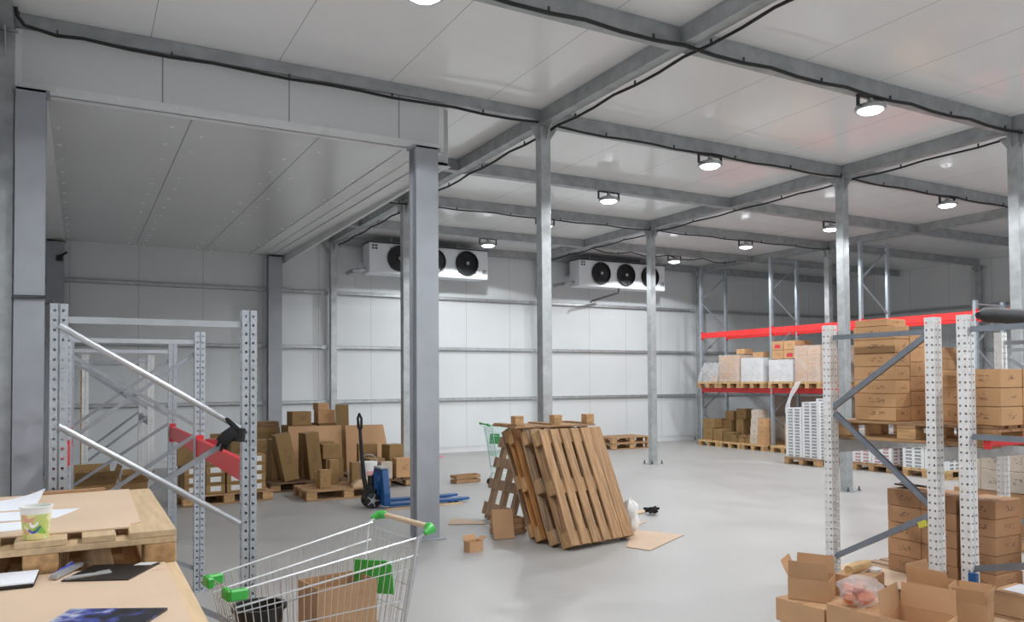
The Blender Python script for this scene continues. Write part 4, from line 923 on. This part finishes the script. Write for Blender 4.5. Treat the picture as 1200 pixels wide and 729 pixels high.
board('beige sheet on floor pallet before the lower carton stack', [(5.16, 4.33, .147), (5.12, 3.25, .147), (5.58, 3.22, .147), (5.58, 4.35, .147)], 'table_board')
# open cartons bottom right
g3 = 'open cartons heaped at bottom right'
pallet('wood_yellow', 4.3, 3.0, 0, R(90), 'pallet on floor under the heap of open cartons at bottom right')
carton(4.02, 3.42, .146, .34, .34, .14, 'plain base carton under leftmost open carton', g3, .1, 'card_plain'); carton(4.02, 3.03, .146, .36, .34, .2, 'closed carton with the bag of oranges on it', g3, R(6), 'card_plain'); carton(3.96, 2.58, .146, .36, .36, .14, 'base carton under the large open carton', g3, .02, 'card_plain'); carton(4.46, 2.6, .146, .28, .28, .14, 'base carton under the smallest open carton', g3, .02, 'card_plain')
open_carton(4.03, 3.46, .289, .24, .24, .13, R(30), (8, 10, None, 25), 'leftmost open carton with raised flaps at bottom right heap', g3, .11)
open_carton(3.91, 2.66, .289, .29, .29, .1, R(16), (None, 5, None, 7), 'large open carton whose tall back flaps meet in a V at bottom of heap', g3, .13)
open_carton(4.64, 3.02, .2, .26, .26, .2, R(5), (10, None, None, 8), 'open carton just left of the near white upright', g3, .1)
carton(4.64, 3.02, .146, .2, .24, .05, 'flat carton beneath the open one near white upright', g3, .08, 'card_plain')
open_carton(4.42, 2.68, .289, .18, .18, .11, R(20), (10, 10, 10, 10), 'small open carton at foot of the near white upright', g3, .08)
carton(5.27, 2.84, 0, .3, .28, .15, 'carton at right bottom under the white paper topped one', g3, .03, 'card_plain')
carton(5.27, 2.84, .153, .3, .28, .15, 'carton topped with white paper at right bottom corner', g3, R(4), 'card_plain')
sheet([(5.15, 2.72), (5.40, 2.74), (5.39, 2.95), (5.16, 2.93)], .305, 'white paper lying on carton at right bottom corner')
# fruit in clear bag
bg = empty('fruit_bag', 'clear bag of oranges on the heap of open cartons', 'bag', (3.93, 3.06, .36))
for i, (x, y, zz) in enumerate(((-.06, 0, .035), (.03, .03, .035), (.0, -.05, .035), (.075, -.03, .035), (.02, -.01, .085), (-.03, .03, .08))): MB().lathe([(.001, -.034), (.02, -.028), (.034, 0), (.02, .028), (.001, .034)], (x, y, zz), 12).build('orange', 'orange', bg, smooth=True)
b = MB(); n = 14; vs = []
for a in range(n + 1):
    for j in range(n): t = math.pi * a / n; p = 2 * math.pi * j / n; k = 1 + .18 * math.sin(4 * p + a); vs.append((.02 + .13 * math.sin(t) * math.cos(p) * k, -.01 + .11 * math.sin(t) * math.sin(p) * k, .075 + .085 * math.cos(t)))
b.add(vs, [(a * n + j, (a + 1) * n + j, (a + 1) * n + (j + 1) % n, a * n + (j + 1) % n) for a in range(n) for j in range(n)]); b.build('clear_film', 'film', bg, smooth=True)
carton(4.4, 3.4, .146, .26, .22, .26, 'carton behind the oranges holding yellow packets', g3, .3, 'card_plain')
b = MB(); b.tube([(-.1, 0, .012), (.0, .02, .02), (.1, .0, .03)], [.03, .035, .028], 10); o = b.build('yellow_packet', 'wood_yellow', smooth=True, loc=(4.4, 3.4, .42)); tag(o, 'yellow packet lying on carton behind the oranges', 'packet')
tag(MB().lathe([(.001, 0), (.035, 0), (.04, .02), (.02, .03), (.015, .024), (.001, .024)], n=16).build('tape_roll', 'label', loc=(4.5, 3.36, .408), smooth=True), 'small whitish roll beside the yellow packet', 'tape roll')

# ------------------------------------------------------------------ tray stacks on the open floor at right
def tray_mesh(mat, sx=.395, sy=.395, h=.058):
    b = MB(); t = .006; X, Y = sx / 2, sy / 2; b.b2((-X, -Y, 0), (X, Y, .012))
    for s in (-1, 1):
        for lo, hi in ((-X, -X * .72), (-X * .12, X * .12), (X * .72, X)): b.b2((lo, s * Y - (t if s > 0 else 0), .012), (hi, s * Y + (0 if s > 0 else t), h - .014))
        for lo, hi in ((-Y, -Y * .72), (-Y * .12, Y * .12), (Y * .72, Y)): b.b2((s * X - (t if s > 0 else 0), lo, .012), (s * X + (0 if s > 0 else t), hi, h - .014))
        b.b2((-X, s * Y - (t if s > 0 else 0), h - .014), (X, s * Y + (0 if s > 0 else t), h)); b.b2((s * X - (t if s > 0 else 0), -Y + t, h - .014), (s * X + (0 if s > 0 else t), Y - t, h))
    b.b2((-X + t, -Y + t, .02), (X - t, Y - t, h - .02)); b.m[-6:] = [1] * 6
    return b.mesh('slatted_tray', mat)
TW = tray_mesh(['white_plastic', 'pen_grey']); TP = tray_mesh(['white_plastic', 'pink_print'])
def trays(x0, y0, nx, ny, nz, me, desc, group, extra=None):
    for i in range(nx):
        for j in range(ny):
            n = nz + (extra(i, j) if extra else 0)
            for k in range(n):
                o = bpy.data.objects.new('slatted_tray', me); col.objects.link(o); o.location = (x0 + (i + .5) * .4, y0 + (j + .5) * .4, .146 + k * .0595); o.rotation_euler.z = rnd.uniform(-.006, .006)
                tag(o, 'white tray, %s layer, %s row, %s column, %s' % (ORD[k], ['front', 'back'][i], ['right', 'left'][j], desc), 'tray', group)
pallet('wood_grey', 12.75, 10.65, 0, 0, 'greyish pallet under the tallest white tray stack')
trays(12.2, 10.25, 2, 2, 16, TW, 'tallest tray stack', 'trays of the tallest stack', lambda i, j: (2 if j == 0 else 0) + (1 if i else 0) * (1 if j == 0 else 0))
pallet('wood', 13.0, 9.3, 0, 0, 'pallet under the pinkish tray stack beside big column')
trays(12.42, 8.9, 2, 2, 8, TP, 'pinkish tray stack', 'trays of the pinkish stack')
pallet('wood_yellow', 12.95, 8.25, 0, 0, 'yellow pallet under low white tray stack')
trays(12.37, 7.86, 2, 2, 8, TW, 'low white tray stack', 'trays of the low white stack')
pallet('wood_yellow', 13.35, 7.2, 0, 0, 'yellow pallet under the last tray stack near right uprights')
trays(12.77, 6.81, 2, 2, 7, TP, 'last pink tray stack', 'trays of the last pink stack')
def wrap(x, y, z, sx, sy, sz, label, mat='film', n=9, amp=.02, cat='plastic film', taper=0):
    """stretch film pulled round a load: a crumpled shell open at the bottom"""
    b = MB(); rr = random.Random(int(x * 97 + y * 31)); idx = {}
    def P(u, v, w):
        key = (round(u, 3), round(v, 3), round(w, 3))
        if key not in idx:
            t = 1 - taper * (w ** 2); idx[key] = len(b.v); b.v.append(((u - .5) * sx * t + rr.uniform(0, 1) * amp * (1 if u > .5 else -1) * .5, (v - .5) * sy * t + rr.uniform(0, 1) * amp * (1 if v > .5 else -1) * .5, w * sz + (rr.uniform(0, amp) if w > .99 else 0)))
        return idx[key]
    for i in range(n):
        for j in range(n):
            a, a2, c, c2 = i / n, (i + 1) / n, j / n, (j + 1) / n
            for f in ((P(a, 0, c), P(a2, 0, c), P(a2, 0, c2), P(a, 0, c2)), (P(a, 1, c), P(a, 1, c2), P(a2, 1, c2), P(a2, 1, c)), (P(0, a, c), P(0, a, c2), P(0, a2, c2), P(0, a2, c)), (P(1, a, c), P(1, a2, c), P(1, a2, c2), P(1, a, c2)), (P(a, c, 1), P(a2, c, 1), P(a2, c2, 1), P(a, c2, 1))):
                b.f.append(f); b.m.append(0)
    return tag(b.build('stretch_film', mat, loc=(x, y, z)), label, cat)
wrap(12.84, 9.3, .47, .9, .9, .26, 'grey stretch film over top of pinkish tray stack', 'film_grey'); wrap(12.79, 8.26, .5, .9, .88, .2, 'grey stretch film over top of low white tray stack', 'film_grey')

# ------------------------------------------------------------------ loads in the tall far rack
FZ = 1.46
gf = 'cartons on the upper level of far shelving'
names = ['leftmost', 'second', 'third', 'fourth', 'fifth', 'sixth', 'seventh']
YS = [15.02, 14.275, 13.53, 12.66, 11.92, 10.24, 9.5]
for i, y in enumerate(YS): pallet('wood_yellow', 14.42, y, FZ, 0, '%s pallet along upper level of far shelving' % names[i], 'pallets on the upper far shelf', W=.72, boards=[(-.295, .13), (-.15, .09), (0, .13), (.15, .09), (.295, .13)])
zz = FZ + .147
def load(i, n, sx, sy, sz, nm, mat, kind, lo=0):
    stack(13.86, YS[i] - sy - .003, zz, 3, 2, n, sx, sy, sz, nm, gf, mat, kind=kind)
for i, (x, y) in enumerate(((14.02, 14.85), (14.3, 15.15), (14.36, 14.86))): carton(x, y, zz, .22, .2, .12 + .04 * i, 'small salmon carton under film on leftmost shelf pallet, %s' % ['front', 'far left', 'rear'][i], gf, .1 * i, 'card_plain')
wrap(14.42, 15.02, zz, 1.12, .70, .46, 'loose clear film heaped over leftmost shelf pallet', 'film', amp=.04, taper=.25)
load(1, 3, .36, .33, .21, 'second shelf load', 'card', 'brown carton'); carton(14.2, 14.1, zz + 3 * .213 + .035, .3, .25, .12, 'single carton topmost on second shelf load', gf, .1)
wrap(14.41, 14.275, zz, 1.115, .69, .655, 'clear film round the second shelf load', 'film', amp=.012)
load(2, 2, .36, .33, .27, 'third shelf load', 'card_grey', 'pale carton'); carton(14.2, 13.5, zz + .575, .4, .3, .12, 'loose carton on top of milky wrapped third load', gf, .1); wrap(14.41, 13.53, zz, 1.115, .69, .56, 'milky white film round the third shelf load', 'film_white', amp=.012)
load(3, 2, .36, .33, .24, 'fourth shelf load', 'card_grey', 'pale carton'); wrap(14.41, 12.66, zz, 1.115, .69, .495, 'milky film round lower half of fourth shelf load', 'film_white', amp=.012)
for k in range(2):
    for j in range(2):
        o = carton(14.2, 12.49 + j * .35, zz + .515 + k * .205, .5, .33, .2, 'brown carton atop the milky film of fourth load, %s layer, %s side' % (ORD[k], ['near', 'far'][j]), gf, .02 * (j - k))
        if j == k: MB().b2((-.2525, -.08, .04), (-.2505, .08, .12)).build('red_label', 'redplastic', o)
load(4, 4, .36, .33, .19, 'fifth shelf load', 'card', 'brown carton'); wrap(14.41, 11.92, zz, 1.12, .69, .785, 'clear film round the fifth shelf load', 'film', amp=.012)
load(5, 3, .36, .33, .21, 'sixth shelf load', 'card', 'brown carton'); load(6, 3, .36, .33, .21, 'seventh shelf load', 'card', 'brown carton'); wrap(14.41, 10.24, zz, 1.115, .69, .655, 'milky film round the sixth shelf load', 'film_white', amp=.012)
# torn film hanging down
b = MB(); vs = []; n = 16
for i in range(n + 1):
    t = i / n; y = 12.1 + .45 * t + .1 * math.sin(t * 5); zq = 1.62 - 1.15 * t; wv = .07 - .03 * t + .02 * math.sin(t * 14)
    vs += [(13.78 + .03 * math.sin(t * 9), y - wv, zq), (13.77 + .03 * math.sin(t * 7 + 1), y + wv, zq - .02)]
b.add(vs, [(2 * i, 2 * i + 1, 2 * i + 3, 2 * i + 2) for i in range(n)]); tag(b.build('film_strip', 'film_white'), 'torn strip of white film hanging from fourth shelf load', 'plastic film')
# ground level of the far rack
gg = 'cartons on the ground under far shelving'
for i, y in enumerate((14.95, 14.05, 13.0 + .3 - .12, 12.3)): pallet('wood_yellow', 14.42, [15.02, 14.275, 13.53, 12.62][i], 0, 0, '%s pallet on the ground under far shelving' % names[i], 'pallets on the ground under far shelving', W=.72, boards=[(-.295, .13), (-.15, .09), (0, .13), (.15, .09), (.295, .13)])
for i, (x, y, z_, sx, sy, sz) in enumerate(((14.05, 15.1, .146, .3, .34, .3), (14.05, 14.75, .146, .3, .3, .28), (14.4, 15.1, .146, .34, .34, .52), (14.4, 14.75, .146, .34, .3, .5), (14.05, 15.1, .449, .28, .4, .22), (14.42, 14.72, .65, .3, .28, .22), (14.05, 14.4, .146, .3, .32, .22), (14.35, 14.32, .146, .25, .25, .55), (14.38, 14.3, .70, .26, .3, .24), (14.7, 14.0, .146, .3, .4, .3))):
    carton(x, y, z_, sx, sy, sz, 'old brown carton under far shelving, ' + ['bottom left front', 'bottom second front', 'rear left tall', 'rear second tall', 'upper left long', 'upper rear small', 'front low middle', 'tall middle', 'topmost middle', 'rear right'][i], gg, rnd.uniform(-.05, .05), 'card_old')
for i in range(3): open_carton(14.0 + .04 * i, 14.14 - i * .192, .146, .3, .18, .1, .0, (12, 12, None, None), ['left', 'middle', 'right'][i] + ' flattened torn carton on ground pallets under far shelving', gg, .08, 'card_old')
for k in range(4):
    for j in range(2): carton(14.02 + .02 * k, 13.3 + j * .235, .146 + k * .2, .3, .22, .197, 'pale brown carton by rack post, %s layer, %s column' % (ORD[k], ['right', 'left'][j]), gg, rnd.uniform(-.03, .03), ['card', 'card_grey'][j]) if not (k == 3 and j == 0) else None
for k in range(2): carton(14.3, 12.6, .146 + k * .26, .4, .4, .255, 'plain carton on fourth ground pallet, %s layer' % ORD[k], gg, .05, 'card')
board('grey sheet leaning at rear under the far shelving', [(15.3, 14.4, .02), (15.3, 11.9, .02), (15.4, 11.9, 1.25), (15.4, 14.4, 1.25)], 'card_grey', t=.01)

# ------------------------------------------------------------------ world, camera, view
w = bpy.data.worlds.new('world'); sc.world = w; w.use_nodes = True
w.node_tree.nodes['Background'].inputs[0].default_value = (.02, .02, .02, 1); w.node_tree.nodes['Background'].inputs[1].default_value = .5
F, PITCH, YAW, ROLL, CY = 921.79, .0252, .5011, -.0065, 423.83
cam = bpy.data.cameras.new('camera'); co = bpy.data.objects.new('camera', cam); col.objects.link(co)
cam.sensor_width = 36; cam.sensor_fit = 'HORIZONTAL'; cam.lens = F * 36 / 1200; cam.shift_y = (CY - 364.5) / 1200; cam.clip_start = .05
r = Vector((math.cos(YAW), -math.sin(YAW), 0)); f = Vector((math.sin(YAW) * math.cos(PITCH), math.cos(YAW) * math.cos(PITCH), math.sin(PITCH))); u = r.cross(f)
cr_, sr_ = math.cos(ROLL), math.sin(ROLL)
right, up = r * cr_ + u * sr_, u * cr_ - r * sr_
m = Matrix((right, up, -f)).transposed().to_4x4(); m.translation = (0, 0, 1.65); co.matrix_world = m
sc.camera = co
sc.view_settings.view_transform = 'Standard'; sc.view_settings.look = 'None'; sc.view_settings.gamma = 1; sc.view_settings.use_curve_mapping = False
sc.view_settings.exposure = 0.29
sc.cycles.use_denoising = True; sc.cycles.max_bounces = 10; sc.cycles.diffuse_bounces = 6; sc.cycles.transparent_max_bounces = 24; sc.cycles.sample_clamp_indirect = 8
